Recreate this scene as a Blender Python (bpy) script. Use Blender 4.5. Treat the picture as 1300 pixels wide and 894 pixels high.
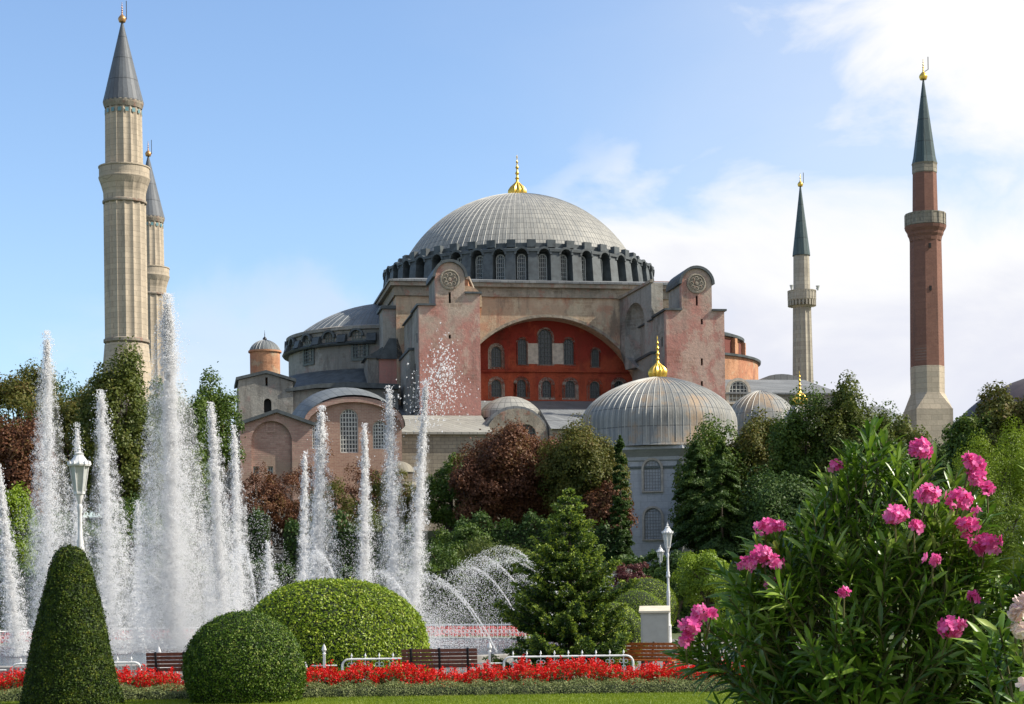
import bpy, math, random
import numpy as np
from mathutils import Vector, Matrix
from mathutils.geometry import tessellate_polygon
R = math.radians
PI = math.pi
rnd = random.Random(7)
NR = np.random.default_rng(11)
S = bpy.context.scene
S.render.engine = 'CYCLES'; S.cycles.transparent_max_bounces = 32; S.cycles.volume_bounces = 3; S.cycles.max_bounces = 10
COL = S.collection
for o in list(bpy.data.objects):
    bpy.data.objects.remove(o)

# ------------------------------------------------------------------ camera
F = 2345.0; HY = 760.0; CAMZ = 2.0; ROLL = R(0.8)
cd = bpy.data.cameras.new('camera'); cam = bpy.data.objects.new('camera', cd); COL.objects.link(cam)
cam.location = (0, 0, CAMZ)
cam.matrix_world = Matrix.Translation((0, 0, CAMZ)) @ Matrix(((math.cos(ROLL), math.sin(ROLL), 0, 0), (0, 0, -1, 0), (-math.sin(ROLL), math.cos(ROLL), 0, 0), (0, 0, 0, 1)))
cd.sensor_width = 36; cd.lens = F / 1300 * 36; cd.shift_y = (HY - 447) / 1300
cd.clip_start = 0.1; cd.clip_end = 6000
S.camera = cam

# ------------------------------------------------------------------ sky, sun, exposure
SUN_EL = 41; SUN_AZ = 92          # azimuth measured clockwise from the view axis (+Y)
tosun = Vector((math.sin(R(SUN_AZ)) * math.cos(R(SUN_EL)), math.cos(R(SUN_AZ)) * math.cos(R(SUN_EL)), math.sin(R(SUN_EL))))
sd = bpy.data.lights.new('sun', 'SUN'); sun = bpy.data.objects.new('sun', sd); COL.objects.link(sun)
sd.energy = 5.0; sd.angle = R(0.5); sd.color = (1.0, 0.93, 0.82)
sun.rotation_euler = tosun.to_track_quat('Z', 'Y').to_euler()
S.view_settings.view_transform = 'Standard'; S.view_settings.look = 'None'
S.view_settings.gamma = 1; S.view_settings.use_curve_mapping = False
S.view_settings.exposure = 0.5

W = bpy.data.worlds.new('World'); S.world = W; W.use_nodes = True
wn = W.node_tree; wn.nodes.clear()
def N(nt, t, **k):
    n = nt.nodes.new(t)
    for a, b in k.items():
        if a.startswith('i_'):
            n.inputs[int(a[2:]) if a[2:].isdigit() else a[2:].replace('_', ' ')].default_value = b
        else: setattr(n, a, b)
    return n
def L(nt, a, b): nt.links.new(a, b)
def mth(nt, op, a, b=None, c=None, clamp=False):
    n = nt.nodes.new('ShaderNodeMath'); n.operation = op; n.use_clamp = clamp
    for i, v in enumerate((a, b, c)):
        if v is None: continue
        if isinstance(v, (int, float)): n.inputs[i].default_value = v
        else: nt.links.new(v, n.inputs[i])
    return n.outputs[0]
def mr(nt, v, a, b, c=0.0, d=1.0, smooth=True):
    n = nt.nodes.new('ShaderNodeMapRange'); n.interpolation_type = 'SMOOTHSTEP' if smooth else 'LINEAR'
    nt.links.new(v, n.inputs[0])
    for i, x in enumerate((a, b, c, d)): n.inputs[i + 1].default_value = x
    return n.outputs[0]
def mixc(nt, f, a, b, mode='MIX'):
    n = nt.nodes.new('ShaderNodeMix'); n.data_type = 'RGBA'; n.blend_type = mode
    for s, v in ((n.inputs[0], f), (n.inputs[6], a), (n.inputs[7], b)):
        if isinstance(v, (int, float)): s.default_value = v
        elif isinstance(v, (tuple, list)): s.default_value = (*v, 1) if len(v) == 3 else v
        else: nt.links.new(v, s)
    return n.outputs[2]
sky = N(wn, 'ShaderNodeTexSky', sky_type='NISHITA', sun_disc=False, sun_elevation=R(SUN_EL), sun_rotation=R(SUN_AZ), altitude=50, air_density=1.0, dust_density=0.9, ozone_density=3.0)
bg1 = N(wn, 'ShaderNodeBackground'); bg1.inputs[1].default_value = 0.135
hs = N(wn, 'ShaderNodeHueSaturation'); hs.inputs['Hue'].default_value = 0.502; hs.inputs['Saturation'].default_value = 1.03; hs.inputs['Value'].default_value = 1.12
L(wn, sky.outputs[0], hs.inputs['Color']); L(wn, hs.outputs[0], bg1.inputs[0])
tc = N(wn, 'ShaderNodeTexCoord'); sx = N(wn, 'ShaderNodeSeparateXYZ'); L(wn, tc.outputs['Generated'], sx.inputs[0])
mp = N(wn, 'ShaderNodeMapping'); mp.inputs['Scale'].default_value = (5, 5, 9); L(wn, tc.outputs['Generated'], mp.inputs[0])
nz = N(wn, 'ShaderNodeTexNoise'); nz.inputs['Scale'].default_value = 1.6; nz.inputs['Detail'].default_value = 9; nz.inputs['Roughness'].default_value = 0.55; nz.inputs['Distortion'].default_value = 0.4
L(wn, mp.outputs[0], nz.inputs['Vector'])
nf = mth(wn, 'SUBTRACT', nz.outputs[0], 0.5)
X, Yy, Z = sx.outputs
xn = mth(wn, 'MULTIPLY_ADD', nf, 0.22, X); zn = mth(wn, 'MULTIPLY_ADD', nf, 0.16, Z)
bank = mth(wn, 'MULTIPLY', mr(wn, xn, -0.01, 0.06), mr(wn, zn, 0.25, 0.19))
bank = mth(wn, 'MULTIPLY', bank, mr(wn, nz.outputs[0], 0.2, 0.42, 0.7, 1))
top = mr(wn, mth(wn, 'ADD', mth(wn, 'MULTIPLY', xn, 0.57), zn), 0.325, 0.415)
top = mth(wn, 'MULTIPLY', top, mr(wn, Z, 0.55, 0.75, 1, 0.25)); top = mth(wn, 'MULTIPLY', top, mr(wn, X, 0.04, 0.14))
veil = mth(wn, 'MULTIPLY', mr(wn, mth(wn, 'MULTIPLY_ADD', nf, .12, X), -0.08, 0.28), 0.42)
puff = mth(wn, 'MULTIPLY', mr(wn, mth(wn, 'ABSOLUTE', mth(wn, 'ADD', xn, 0.145)), 0.09, 0.02), mr(wn, mth(wn, 'ABSOLUTE', mth(wn, 'SUBTRACT', zn, 0.125)), 0.06, 0.01))
puff = mth(wn, 'MULTIPLY', puff, 0.45)
gen = mth(wn, 'MULTIPLY', mr(wn, nz.outputs[0], 0.5, 0.62), mr(wn, Yy, 0.5, 0.2))
m = mth(wn, 'MAXIMUM', mth(wn, 'MAXIMUM', bank, top), mth(wn, 'MAXIMUM', mth(wn, 'MAXIMUM', veil, puff), mth(wn, 'MULTIPLY', gen, 0.7)), clamp=True)
bg2 = N(wn, 'ShaderNodeBackground'); bg2.inputs[1].default_value = 0.72
ccol = mixc(wn, mr(wn, mth(wn, 'MULTIPLY_ADD', nf, 0.3, Z), 0.10, 0.22), (0.80, 0.82, 0.92), (1.0, 1.0, 1.01))
L(wn, ccol, bg2.inputs[0])
mx = N(wn, 'ShaderNodeMixShader'); L(wn, m, mx.inputs[0]); L(wn, bg1.outputs[0], mx.inputs[1]); L(wn, bg2.outputs[0], mx.inputs[2])
wo = N(wn, 'ShaderNodeOutputWorld'); L(wn, mx.outputs[0], wo.inputs[0])

# ------------------------------------------------------------------ helpers: placing
def P(px, py, d):
    "point at distance d that the photograph shows at (px,py)"
    u = (px - 650) / F; v = (HY - py) / F
    return Vector(((math.cos(ROLL) * u + math.sin(ROLL) * v) * d, d, CAMZ + (-math.sin(ROLL) * u + math.cos(ROLL) * v) * d))
def G(px, d, py=None):
    "ground point below that pixel column at distance d"
    if py is None:
        py = HY + CAMZ / d * F
    p = P(px, py, d); p.z = 0; return p

def tag(o, label=None, cat=None, group=None, kind=None):
    if label: o['label'] = label
    if cat: o['category'] = cat
    if group: o['group'] = group
    if kind: o['kind'] = kind
    return o
def empty(name, loc, rz=0, **k):
    o = bpy.data.objects.new(name, None); COL.objects.link(o); o.location = loc; o.rotation_euler = (0, 0, rz); o.empty_display_size = 0.3
    return tag(o, **k)
KIDS = {}
def link(name, me, parent=None):
    o = bpy.data.objects.new(name, me); COL.objects.link(o)
    if parent is not None:
        o.parent = parent; KIDS.setdefault(parent.name, []).append(o)
    return o
def kids(o): return KIDS.get(o.name, [])
def copy_tree(o, parent=None):
    c = o.copy(); COL.objects.link(c)
    if parent is not None:
        c.parent = parent; KIDS.setdefault(parent.name, []).append(c)
    for ch in list(kids(o)): copy_tree(ch, c)
    return c

class MB:
    def __init__(s): s.v = []; s.f = []; s.uv = []
    def face(s, idx, uv=None): s.f.append(idx); s.uv.append(uv)
    def add(s, vs, fs, M=None, uvs=None):
        b = len(s.v)
        for p in vs:
            p = Vector(p); s.v.append(tuple(M @ p) if M else tuple(p))
        for i, f in enumerate(fs): s.face([b + k for k in f], uvs[i] if uvs else None)
        return s
    def box(s, x0, x1, y0, y1, z0, z1, M=None):
        vs = [(x, y, z) for z in (z0, z1) for y in (y0, y1) for x in (x0, x1)]
        return s.add(vs, [(0, 2, 3, 1), (4, 5, 7, 6), (0, 1, 5, 4), (1, 3, 7, 5), (3, 2, 6, 7), (2, 0, 4, 6)], M)
    def prism(s, poly, a0, a1, axis='z', M=None):
        "poly of 2D points extruded along an axis; poly in (x,y) for z, (x,z) for y, (y,z) for x"
        n = len(poly)
        def m3(p, a): return (p[0], p[1], a) if axis == 'z' else ((p[0], a, p[1]) if axis == 'y' else (a, p[0], p[1]))
        vs = [m3(p, a0) for p in poly] + [m3(p, a1) for p in poly]
        area = sum(poly[i][0] * poly[(i + 1) % n][1] - poly[(i + 1) % n][0] * poly[i][1] for i in range(n))
        fs = [tuple(range(n)), tuple(range(2 * n - 1, n - 1, -1))] + [(i, i + n, (i + 1) % n + n, (i + 1) % n) for i in range(n)]
        flip = (area > 0) if axis in 'zx' else (area < 0)
        if a1 < a0: flip = not flip
        if flip: fs = [f[::-1] for f in fs]
        return s.add(vs, fs, M)
    def lathe(s, prof, n=32, c=(0, 0, 0), a0=0.0, a1=2 * PI, nu=None, M=None, rfun=None):
        full = abs(a1 - a0 - 2 * PI) < 1e-6; b = len(s.v); cols = n if full else n + 1
        ln = [0]
        for i in range(1, len(prof)): ln.append(ln[-1] + math.hypot(prof[i][0] - prof[i - 1][0], prof[i][1] - prof[i - 1][1]))
        for j in range(cols):
            a = a0 + (a1 - a0) * j / n
            for (r, z) in prof:
                rr = r * (rfun(a, z) if rfun else 1)
                p = Vector((c[0] + rr * math.cos(a), c[1] + rr * math.sin(a), c[2] + z)); s.v.append(tuple(M @ p) if M else tuple(p))
        m = len(prof); nu = nu or n
        for j in range(n):
            k = (j + 1) % cols
            for i in range(m - 1):
                u0, u1 = j / n * nu, (j + 1) / n * nu
                if prof[i][0] < 1e-6: s.face([b + j * m + i, b + k * m + i + 1, b + j * m + i + 1][::1], [(u0, ln[i]), (u1, ln[i + 1]), (u0, ln[i + 1])])
                elif prof[i + 1][0] < 1e-6: s.face([b + j * m + i, b + k * m + i, b + j * m + i + 1], [(u0, ln[i]), (u1, ln[i]), (u0, ln[i + 1])])
                else: s.face([b + j * m + i, b + k * m + i, b + k * m + i + 1, b + j * m + i + 1], [(u0, ln[i]), (u1, ln[i]), (u1, ln[i + 1]), (u0, ln[i + 1])])
        return s
    def tube(s, pts, rad, n=6, M=None):
        pts = [Vector(p) for p in pts]; b = len(s.v)
        if not isinstance(rad, (list, tuple)): rad = [rad] * len(pts)
        for i, p in enumerate(pts):
            t = (pts[min(i + 1, len(pts) - 1)] - pts[max(i - 1, 0)]).normalized()
            a = t.cross(Vector((0, 0, 1)) if abs(t.z) < 0.9 else Vector((0, 1, 0))).normalized(); c = t.cross(a)
            for k in range(n):
                q = p + (a * math.cos(2 * PI * k / n) + c * math.sin(2 * PI * k / n)) * rad[i]
                s.v.append(tuple(M @ q) if M else tuple(q))
        for i in range(len(pts) - 1):
            for k in range(n):
                k2 = (k + 1) % n
                s.face([b + i * n + k, b + (i + 1) * n + k, b + (i + 1) * n + k2, b + i * n + k2])
        s.face([b + k for k in range(n)]); s.face([b + (len(pts) - 1) * n + k for k in range(n)][::-1])
        return s
    def panel(s, outer, holes, o, u, nrm, th):
        "wall sheet in plane (o + u*x + z), hole list, thickness th along -nrm"
        o = Vector(o); u = Vector(u).normalized(); nrm = Vector(nrm).normalized(); zz = Vector((0, 0, 1))
        loops = [outer] + holes; flat = [p for l in loops for p in l]
        tris = tessellate_polygon([[Vector((p[0], p[1], 0)) for p in l] for l in loops])
        nb = len(flat)
        vs = [o + u * p[0] + zz * p[1] for p in flat] + [o + u * p[0] + zz * p[1] - nrm * th for p in flat]
        fs = []
        for t in tris:
            a, b2, c = (vs[i] for i in t)
            if (b2 - a).cross(c - a).dot(nrm) < 0: t = t[::-1]
            fs.append(tuple(t)); fs.append(tuple(i + nb for i in t[::-1]))
        k = 0
        for l in loops:
            n = len(l)
            for i in range(n): fs.append((k + i, k + (i + 1) % n, k + (i + 1) % n + nb, k + i + nb))
            k += n
        return s.add(vs, fs)
    def build(s, name, mat, parent=None, smooth=False, **k):
        me = bpy.data.meshes.new(name); me.from_pydata(s.v, [], s.f)
        if any(u is not None for u in s.uv):
            ul = me.uv_layers.new(name='UVMap'); d = np.zeros((len(me.loops), 2), np.float32); i = 0
            for f, u in zip(s.f, s.uv):
                if u is not None: d[i:i + len(f)] = u
                i += len(f)
            ul.data.foreach_set('uv', d.ravel())
        me.materials.append(mat); me.validate(); me.update()
        if smooth:
            me.polygons.foreach_set('use_smooth', [True] * len(me.polygons))
            if smooth != 'all':
                try: me.set_sharp_from_angle(angle=R(35))
                except Exception: pass
        return tag(link(name, me, parent), **k)

def arch(cx, w, z0, zs, n=10, rise=None):
    "arched opening outline, springing at zs"
    r = w / 2; rise = rise or r
    return [(cx - r, z0), (cx + r, z0)] + [(cx + r * math.cos(PI * i / n), zs + rise * math.sin(PI * i / n)) for i in range(0, n + 1)]

def np_mesh(name, verts, nper, mat, parent=None, shapes=None, smooth=False):
    "verts (N*nper,3); shapes: list of index tuples for one item"
    n = len(verts) // nper; me = bpy.data.meshes.new(name)
    shapes = shapes or [tuple(range(nper))]
    me.vertices.add(len(verts)); me.vertices.foreach_set('co', np.ascontiguousarray(verts, np.float32).ravel())
    one = np.concatenate([np.array(s) for s in shapes]); tot = len(one)
    idx = (np.arange(n)[:, None] * nper + one[None, :]).ravel().astype(np.int32)
    me.loops.add(len(idx)); me.loops.foreach_set('vertex_index', idx)
    ls = np.cumsum([0] + [len(s) for s in shapes])[:-1]
    st = (np.arange(n)[:, None] * tot + ls[None, :]).ravel().astype(np.int32)
    me.polygons.add(len(st)); me.polygons.foreach_set('loop_start', st)
    if smooth: me.polygons.foreach_set('use_smooth', np.ones(len(st), bool))
    me.materials.append(mat); me.update(calc_edges=True)
    return link(name, me, parent)

def nrmz(a): return a / (np.linalg.norm(a, axis=1, keepdims=True) + 1e-9)
def leaves(name, pos, nrm, size, aspect, mat, parent=None, jitter=0.6, updir=None):
    "one rhombic leaf per point facing roughly nrm"
    n = len(pos)
    nn = nrmz(nrm + NR.normal(0, jitter, (n, 3)))
    t = NR.normal(0, 1, (n, 3)) if updir is None else updir + NR.normal(0, 0.35, (n, 3))
    t = nrmz(t - nn * (t * nn).sum(1, keepdims=True)); b = np.cross(nn, t)
    sz = (size * NR.uniform(0.6, 1.35, n))[:, None]
    v = np.empty((n, 4, 3))
    v[:, 0] = pos - t * sz * 0.5; v[:, 2] = pos + t * sz * 0.5 - nn * sz * 0.12
    v[:, 1] = pos + b * sz * 0.5 * aspect + nn * sz * 0.08; v[:, 3] = pos - b * sz * 0.5 * aspect + nn * sz * 0.08
    return np_mesh(name, v.reshape(-1, 3), 4, mat, parent)

# ------------------------------------------------------------------ materials
def newmat(name):
    m = bpy.data.materials.new(name); m.use_nodes = True; nt = m.node_tree; nt.nodes.clear()
    out = nt.nodes.new('ShaderNodeOutputMaterial'); b = nt.nodes.new('ShaderNodeBsdfPrincipled'); L(nt, b.outputs[0], out.inputs[0])
    return m, nt, b
def noise(nt, scale, detail=5, rough=0.6, vec=None, stretch=None, coord='Object'):
    n = nt.nodes.new('ShaderNodeTexNoise'); n.inputs['Scale'].default_value = scale; n.inputs['Detail'].default_value = detail; n.inputs['Roughness'].default_value = rough
    if vec is None:
        t = nt.nodes.new('ShaderNodeTexCoord'); vec = t.outputs[coord]
    if stretch:
        mp = nt.nodes.new('ShaderNodeMapping'); mp.inputs['Scale'].default_value = stretch; L(nt, vec, mp.inputs[0]); vec = mp.outputs[0]
    L(nt, vec, n.inputs['Vector']); return n.outputs[0]
def bump(nt, b, h, strength=0.4, dist=0.05):
    n = nt.nodes.new('ShaderNodeBump'); n.inputs['Strength'].default_value = strength; n.inputs['Distance'].default_value = dist
    L(nt, h, n.inputs['Height']); L(nt, n.outputs[0], b.inputs['Normal'])
def plain(name, col, rough=0.6, metal=0.0, var=0.12, sc=6, bmp=0.0, spec=None):
    m, nt, b = newmat(name); f = noise(nt, sc)
    c = mixc(nt, mr(nt, f, 0.3, 0.7), tuple(x * (1 - var) for x in col), tuple(min(1, x * (1 + var)) for x in col)); L(nt, c, b.inputs['Base Color'])
    b.inputs['Roughness'].default_value = rough; b.inputs['Metallic'].default_value = metal
    if spec is not None: b.inputs['Specular IOR Level'].default_value = spec
    if bmp: bump(nt, b, f, bmp, 0.02)
    return m
def plaster(name, a, b_, c, stain=(0.10, 0.09, 0.08), bias=0.5, s=0.12, dirt=0.55, hz=None, topstain=None):
    m, nt, b = newmat(name)
    n1 = noise(nt, s, 6, 0.62)
    spz = nt.nodes.new('ShaderNodeSeparateXYZ'); tcz = nt.nodes.new('ShaderNodeTexCoord'); L(nt, tcz.outputs['Object'], spz.inputs[0])
    if hz: n1 = mth(nt, 'ADD', n1, mr(nt, spz.outputs[2], hz[0], hz[1], hz[2], hz[3], False))
    n2 = noise(nt, s * 3.1, 6, 0.7); st = noise(nt, 1.0, 6, 0.7, stretch=(0.9, 0.9, 0.10)); fine = noise(nt, 3.0, 6, 0.75)
    c1 = mixc(nt, mr(nt, n1, bias - 0.06, bias + 0.06), a, b_)
    c1 = mixc(nt, mr(nt, n2, 0.54, 0.62, 0, 0.75), c1, c)
    c1 = mixc(nt, mr(nt, st, 0.50, 0.72, 0, dirt), c1, stain)
    if topstain:
        tf = mth(nt, 'MULTIPLY', mr(nt, mth(nt, 'MULTIPLY_ADD', n2, 5.0, spz.outputs[2]), topstain[0], topstain[1]), 0.8); c1 = mixc(nt, tf, c1, topstain[2])
    n3 = noise(nt, s * 7, 5, 0.8)
    c1 = mixc(nt, mr(nt, noise(nt, s * 1.7, 7, 0.72, stretch=(1, 1, .6)), 0.53, 0.60, 0, .55), c1, tuple(min(.6, x * 1.3) for x in a)); c1 = mixc(nt, mr(nt, noise(nt, s * 2.3, 7, 0.75, stretch=(1.2, 1.2, .35)), 0.56, 0.66, 0, .6), c1, stain)
    c1 = mixc(nt, mr(nt, n3, 0.6, 0.7, 0, 0.45), c1, tuple(x * 0.55 for x in b_))
    c1 = mixc(nt, mr(nt, fine, 0.35, 0.75, 0.0, 0.5), c1, tuple(x * 0.6 for x in a))
    brk = nt.nodes.new('ShaderNodeTexBrick'); cbx = nt.nodes.new('ShaderNodeCombineXYZ'); L(nt, mth(nt, 'ADD', spz.outputs[0], spz.outputs[1]), cbx.inputs[0]); L(nt, spz.outputs[2], cbx.inputs[1]); L(nt, cbx.outputs[0], brk.inputs['Vector'])
    for k_, v_ in (('Scale', 1.0), ('Brick Width', .9), ('Row Height', .42), ('Mortar Size', .03)): brk.inputs[k_].default_value = v_
    brk.inputs['Color1'].default_value = (.8, .75, .7, 1); brk.inputs['Color2'].default_value = (.55, .5, .46, 1); brk.inputs['Mortar'].default_value = (1, 1, 1, 1)
    mk = mr(nt, noise(nt, s * 2.6, 6, 0.7), 0.54, 0.60, 0.10, 0.65); c1 = mixc(nt, mk, c1, brk.outputs[0], 'MULTIPLY')
    L(nt, c1, b.inputs['Base Color']); b.inputs['Roughness'].default_value = 0.92; b.inputs['Specular IOR Level'].default_value = 0.15
    bump(nt, b, mth(nt, 'ADD', fine, mth(nt, 'MULTIPLY', n2, 1.5)), 0.5, 0.12)
    return m
def brick(name, a, b_, mortar, bw=0.35, bh=0.12, mort=0.015, uv=False, rough=0.9, streak=0.5, bmp=0.4, mottle=0.5, sc=1.0, patch=None, off=0.5):
    m, nt, b = newmat(name); t = nt.nodes.new('ShaderNodeTexCoord')
    if uv: vec = t.outputs['UV']
    else:
        sp = nt.nodes.new('ShaderNodeSeparateXYZ'); L(nt, t.outputs['Object'], sp.inputs[0]); cb = nt.nodes.new('ShaderNodeCombineXYZ')
        L(nt, mth(nt, 'ADD', sp.outputs[0], sp.outputs[1]), cb.inputs[0]); L(nt, sp.outputs[2], cb.inputs[1]); vec = cb.outputs[0]
    br = nt.nodes.new('ShaderNodeTexBrick'); br.offset = off; L(nt, vec, br.inputs['Vector'])
    for k, v in (('Scale', sc), ('Brick Width', bw), ('Row Height', bh), ('Mortar Size', mort), ('Mortar Smooth', 0.3), ('Bias', 0.0)): br.inputs[k].default_value = v
    br.inputs['Color1'].default_value = (*a, 1); br.inputs['Color2'].default_value = (*b_, 1); br.inputs['Mortar'].default_value = (*mortar, 1)
    n1 = noise(nt, 0.35, 6, 0.65); st = noise(nt, 0.8, 5, 0.7, stretch=(1, 1, 0.12)); fine = noise(nt, 4, 4, 0.7)
    c = mixc(nt, mr(nt, n1, 0.35, 0.7, 0, mottle), br.outputs[0], tuple(x * 0.5 for x in a))
    if patch: c = mixc(nt, mr(nt, noise(nt, 0.22, 5, 0.6), 0.5, 0.6, 0, 0.8), c, patch)
    c = mixc(nt, mr(nt, st, 0.52, 0.75, 0, streak), c, (0.07, 0.065, 0.06))
    c = mixc(nt, mr(nt, fine, 0.3, 0.8, 0, 0.35), c, tuple(x * 0.55 for x in b_))
    L(nt, c, b.inputs['Base Color']); b.inputs['Roughness'].default_value = rough; b.inputs['Specular IOR Level'].default_value = 0.2
    bump(nt, b, mth(nt, 'SUBTRACT', fine, br.outputs[1]), bmp, 0.04)
    return m
def leafmat(name, cols, trans=0.3, rough=0.5, sc=0.25, spec=0.3):
    m, nt, b = newmat(name); g = nt.nodes.new('ShaderNodeNewGeometry')
    cr = nt.nodes.new('ShaderNodeValToRGB'); e = cr.color_ramp.elements
    while len(e) < len(cols): e.new(0.5)
    for i, c in enumerate(cols): e[i].position = i / (len(cols) - 1); e[i].color = (*c, 1)
    n1 = noise(nt, sc, 3, 0.6)
    f = mth(nt, 'ADD', mth(nt, 'MULTIPLY', g.outputs['Random Per Island'], 0.5), mth(nt, 'MULTIPLY', mr(nt, n1, 0.32, 0.68, smooth=False), 0.5))
    L(nt, f, cr.inputs[0]); L(nt, cr.outputs[0], b.inputs['Base Color'])
    b.inputs['Roughness'].default_value = rough; b.inputs['Specular IOR Level'].default_value = spec
    if trans:
        tr = nt.nodes.new('ShaderNodeBsdfTranslucent'); L(nt, mixc(nt, 0.5, cr.outputs[0], (0.3, 0.4, 0.03), 'ADD') if False else cr.outputs[0], tr.inputs[0])
        mxs = nt.nodes.new('ShaderNodeMixShader'); mxs.inputs[0].default_value = trans
        L(nt, b.outputs[0], mxs.inputs[1]); L(nt, tr.outputs[0], mxs.inputs[2])
        L(nt, mxs.outputs[0], [n for n in nt.nodes if n.type == 'OUTPUT_MATERIAL'][0].inputs[0])
    return m

M = {}
M['pink'] = plaster('pink_grey_plaster', (0.47, 0.375, 0.30), (0.48, 0.225, 0.185), (0.46, 0.29, 0.24), bias=0.5, s=0.11, dirt=0.4, hz=(22, 46, 0.12, -0.02))
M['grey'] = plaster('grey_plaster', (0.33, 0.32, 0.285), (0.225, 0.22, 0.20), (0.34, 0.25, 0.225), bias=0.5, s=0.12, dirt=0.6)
M['peach'] = plaster('peach_plaster', (0.52, 0.41, 0.29), (0.46, 0.33, 0.23), (0.50, 0.27, 0.18), bias=0.5, s=0.12, dirt=0.45, topstain=(41.3, 42.6, (0.42, 0.16, 0.08)))
M['orange'] = plaster('orange_plaster', (0.47, 0.25, 0.145), (0.42, 0.19, 0.115), (0.44, 0.36, 0.25), bias=0.5, s=0.2, dirt=0.4)
M['recess'] = plain('recess_shade_red', (0.14, 0.04, 0.03), 0.9)
M['red'] = plaster('red_plaster', (0.39, 0.085, 0.042), (0.25, 0.034, 0.024), (0.29, 0.045, 0.03), stain=(0.12, 0.04, 0.03), bias=0.5, s=0.12, dirt=0.45, hz=(28, 36, -0.12, 0.12))  # height mask darkens the red upward, arch shade put into the colour
M['cornice'] = plaster('cornice_stone', (0.34, 0.30, 0.24), (0.27, 0.24, 0.19), (0.33, 0.17, 0.13), bias=0.5, s=0.3, dirt=0.5)
M['lead'] = brick('lead_dome_sheets', (0.36, 0.35, 0.31), (0.27, 0.268, 0.245), (0.11, 0.11, 0.105), bw=1.0, bh=1.0, mort=0.05, uv=True, rough=0.55, streak=0.25, bmp=0.25, mottle=0.35, off=0.0)
M['lead_turbe'] = brick('lead_tomb_sheets', (0.36, 0.35, 0.31), (0.22, 0.23, 0.225), (0.10, 0.10, 0.095), bw=1.0, bh=1.7, mort=0.05, uv=True, rough=0.6, streak=0.5, bmp=0.4, mottle=0.7, patch=(0.36, 0.25, 0.15), off=0.0)
M['lead_west'] = brick('blue_grey_lead_sheets', (0.20, 0.215, 0.215), (0.155, 0.17, 0.175), (0.09, 0.10, 0.10), bw=1.0, bh=1.6, mort=0.045, uv=True, rough=0.55, streak=0.3, bmp=0.25, mottle=0.5, off=0.0)  # darker blue-grey lead of the western roofs
M['lead_tan'] = brick('tan_lead_sheets', (0.30, 0.27, 0.20), (0.25, 0.23, 0.18), (0.12, 0.11, 0.09), bw=1.0, bh=2.4, mort=0.06, uv=True, rough=0.6, streak=0.3, bmp=0.25, mottle=0.5, off=0.0)
M['lead_maroon'] = plain('dark_maroon_roof', (0.05, 0.035, 0.035), 0.6, var=0.3, sc=1)
M['seam'] = plain('lead_seam', (0.36, 0.355, 0.32), 0.5, var=0.25, sc=1)
M['seam_dark'] = plain('dark_lead_seam', (0.24, 0.25, 0.25), 0.5, var=0.25, sc=1)
M['lead_dark'] = plain('weathered_dark_lead', (0.058, 0.07, 0.074), 0.6, var=0.35, sc=1.2, bmp=0.2)
M['lead_flat'] = brick('lead_roof_sheets', (0.24, 0.25, 0.25), (0.17, 0.18, 0.185), (0.09, 0.095, 0.10), bw=0.9, bh=1.6, mort=0.04, rough=0.6, streak=0.3, bmp=0.3, mottle=0.6, off=0.0)
M['lead_pale'] = brick('pale_lead_sheets', (0.36, 0.35, 0.30), (0.29, 0.28, 0.25), (0.12, 0.12, 0.11), bw=0.9, bh=2.5, mort=0.04, rough=0.6, streak=0.4, bmp=0.3, mottle=0.4, off=0.0)
M['spire'] = brick('spire_lead', (0.15, 0.165, 0.18), (0.115, 0.125, 0.14), (0.05, 0.055, 0.06), bw=1.0, bh=2.6, mort=0.06, uv=True, rough=0.5, streak=0.3, bmp=0.3, off=0.0)
M['spire_green'] = brick('spire_green_lead', (0.085, 0.125, 0.125), (0.065, 0.095, 0.10), (0.03, 0.04, 0.04), bw=1.0, bh=2.6, mort=0.06, uv=True, rough=0.5, streak=0.3, bmp=0.3, off=0.0)
M['stone'] = brick('minaret_limestone', (0.52, 0.44, 0.33), (0.42, 0.36, 0.275), (0.26, 0.22, 0.17), bw=1.3, bh=0.62, mort=0.02, streak=0.5, mottle=0.35)
M['stone_cool'] = brick('cool_minaret_stone', (0.45, 0.41, 0.33), (0.37, 0.335, 0.27), (0.24, 0.21, 0.17), bw=1.3, bh=0.62, mort=0.02, streak=0.5, mottle=0.35)
M['stone_grey'] = brick('grey_ashlar', (0.36, 0.33, 0.26), (0.28, 0.25, 0.20), (0.15, 0.14, 0.12), bw=0.9, bh=0.42, mort=0.03, streak=0.6, mottle=0.6)
M['marble'] = brick('tomb_marble', (0.55, 0.56, 0.56), (0.49, 0.50, 0.51), (0.33, 0.34, 0.35), bw=1.2, bh=0.6, mort=0.012, streak=0.35, mottle=0.25)
M['redbrick'] = brick('minaret_brick', (0.245, 0.125, 0.09), (0.20, 0.10, 0.075), (0.24, 0.16, 0.125), bw=0.5, bh=0.16, mort=0.012, streak=0.35, mottle=0.3)
M['annex'] = brick('annex_pink_brick', (0.50, 0.335, 0.275), (0.37, 0.21, 0.175), (0.36, 0.28, 0.22), bw=0.6, bh=0.20, mort=0.03, streak=0.4, mottle=0.5, patch=(0.34, 0.26, 0.20))
M['tan'] = brick('tan_brick', (0.41, 0.27, 0.205), (0.33, 0.20, 0.155), (0.42, 0.35, 0.28), bw=0.5, bh=0.16, mort=0.02, streak=0.35, mottle=0.3)
M['window_stone'] = plain('window_surround_stone', (0.46, 0.41, 0.34), 0.9, var=0.25, sc=2)
M['lattice'] = plain('window_lattice', (0.48, 0.50, 0.47), 0.8, var=0.2)
M['lattice_dark'] = plain('dark_window_lattice', (0.12, 0.14, 0.13), 0.8, var=0.2)
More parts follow.
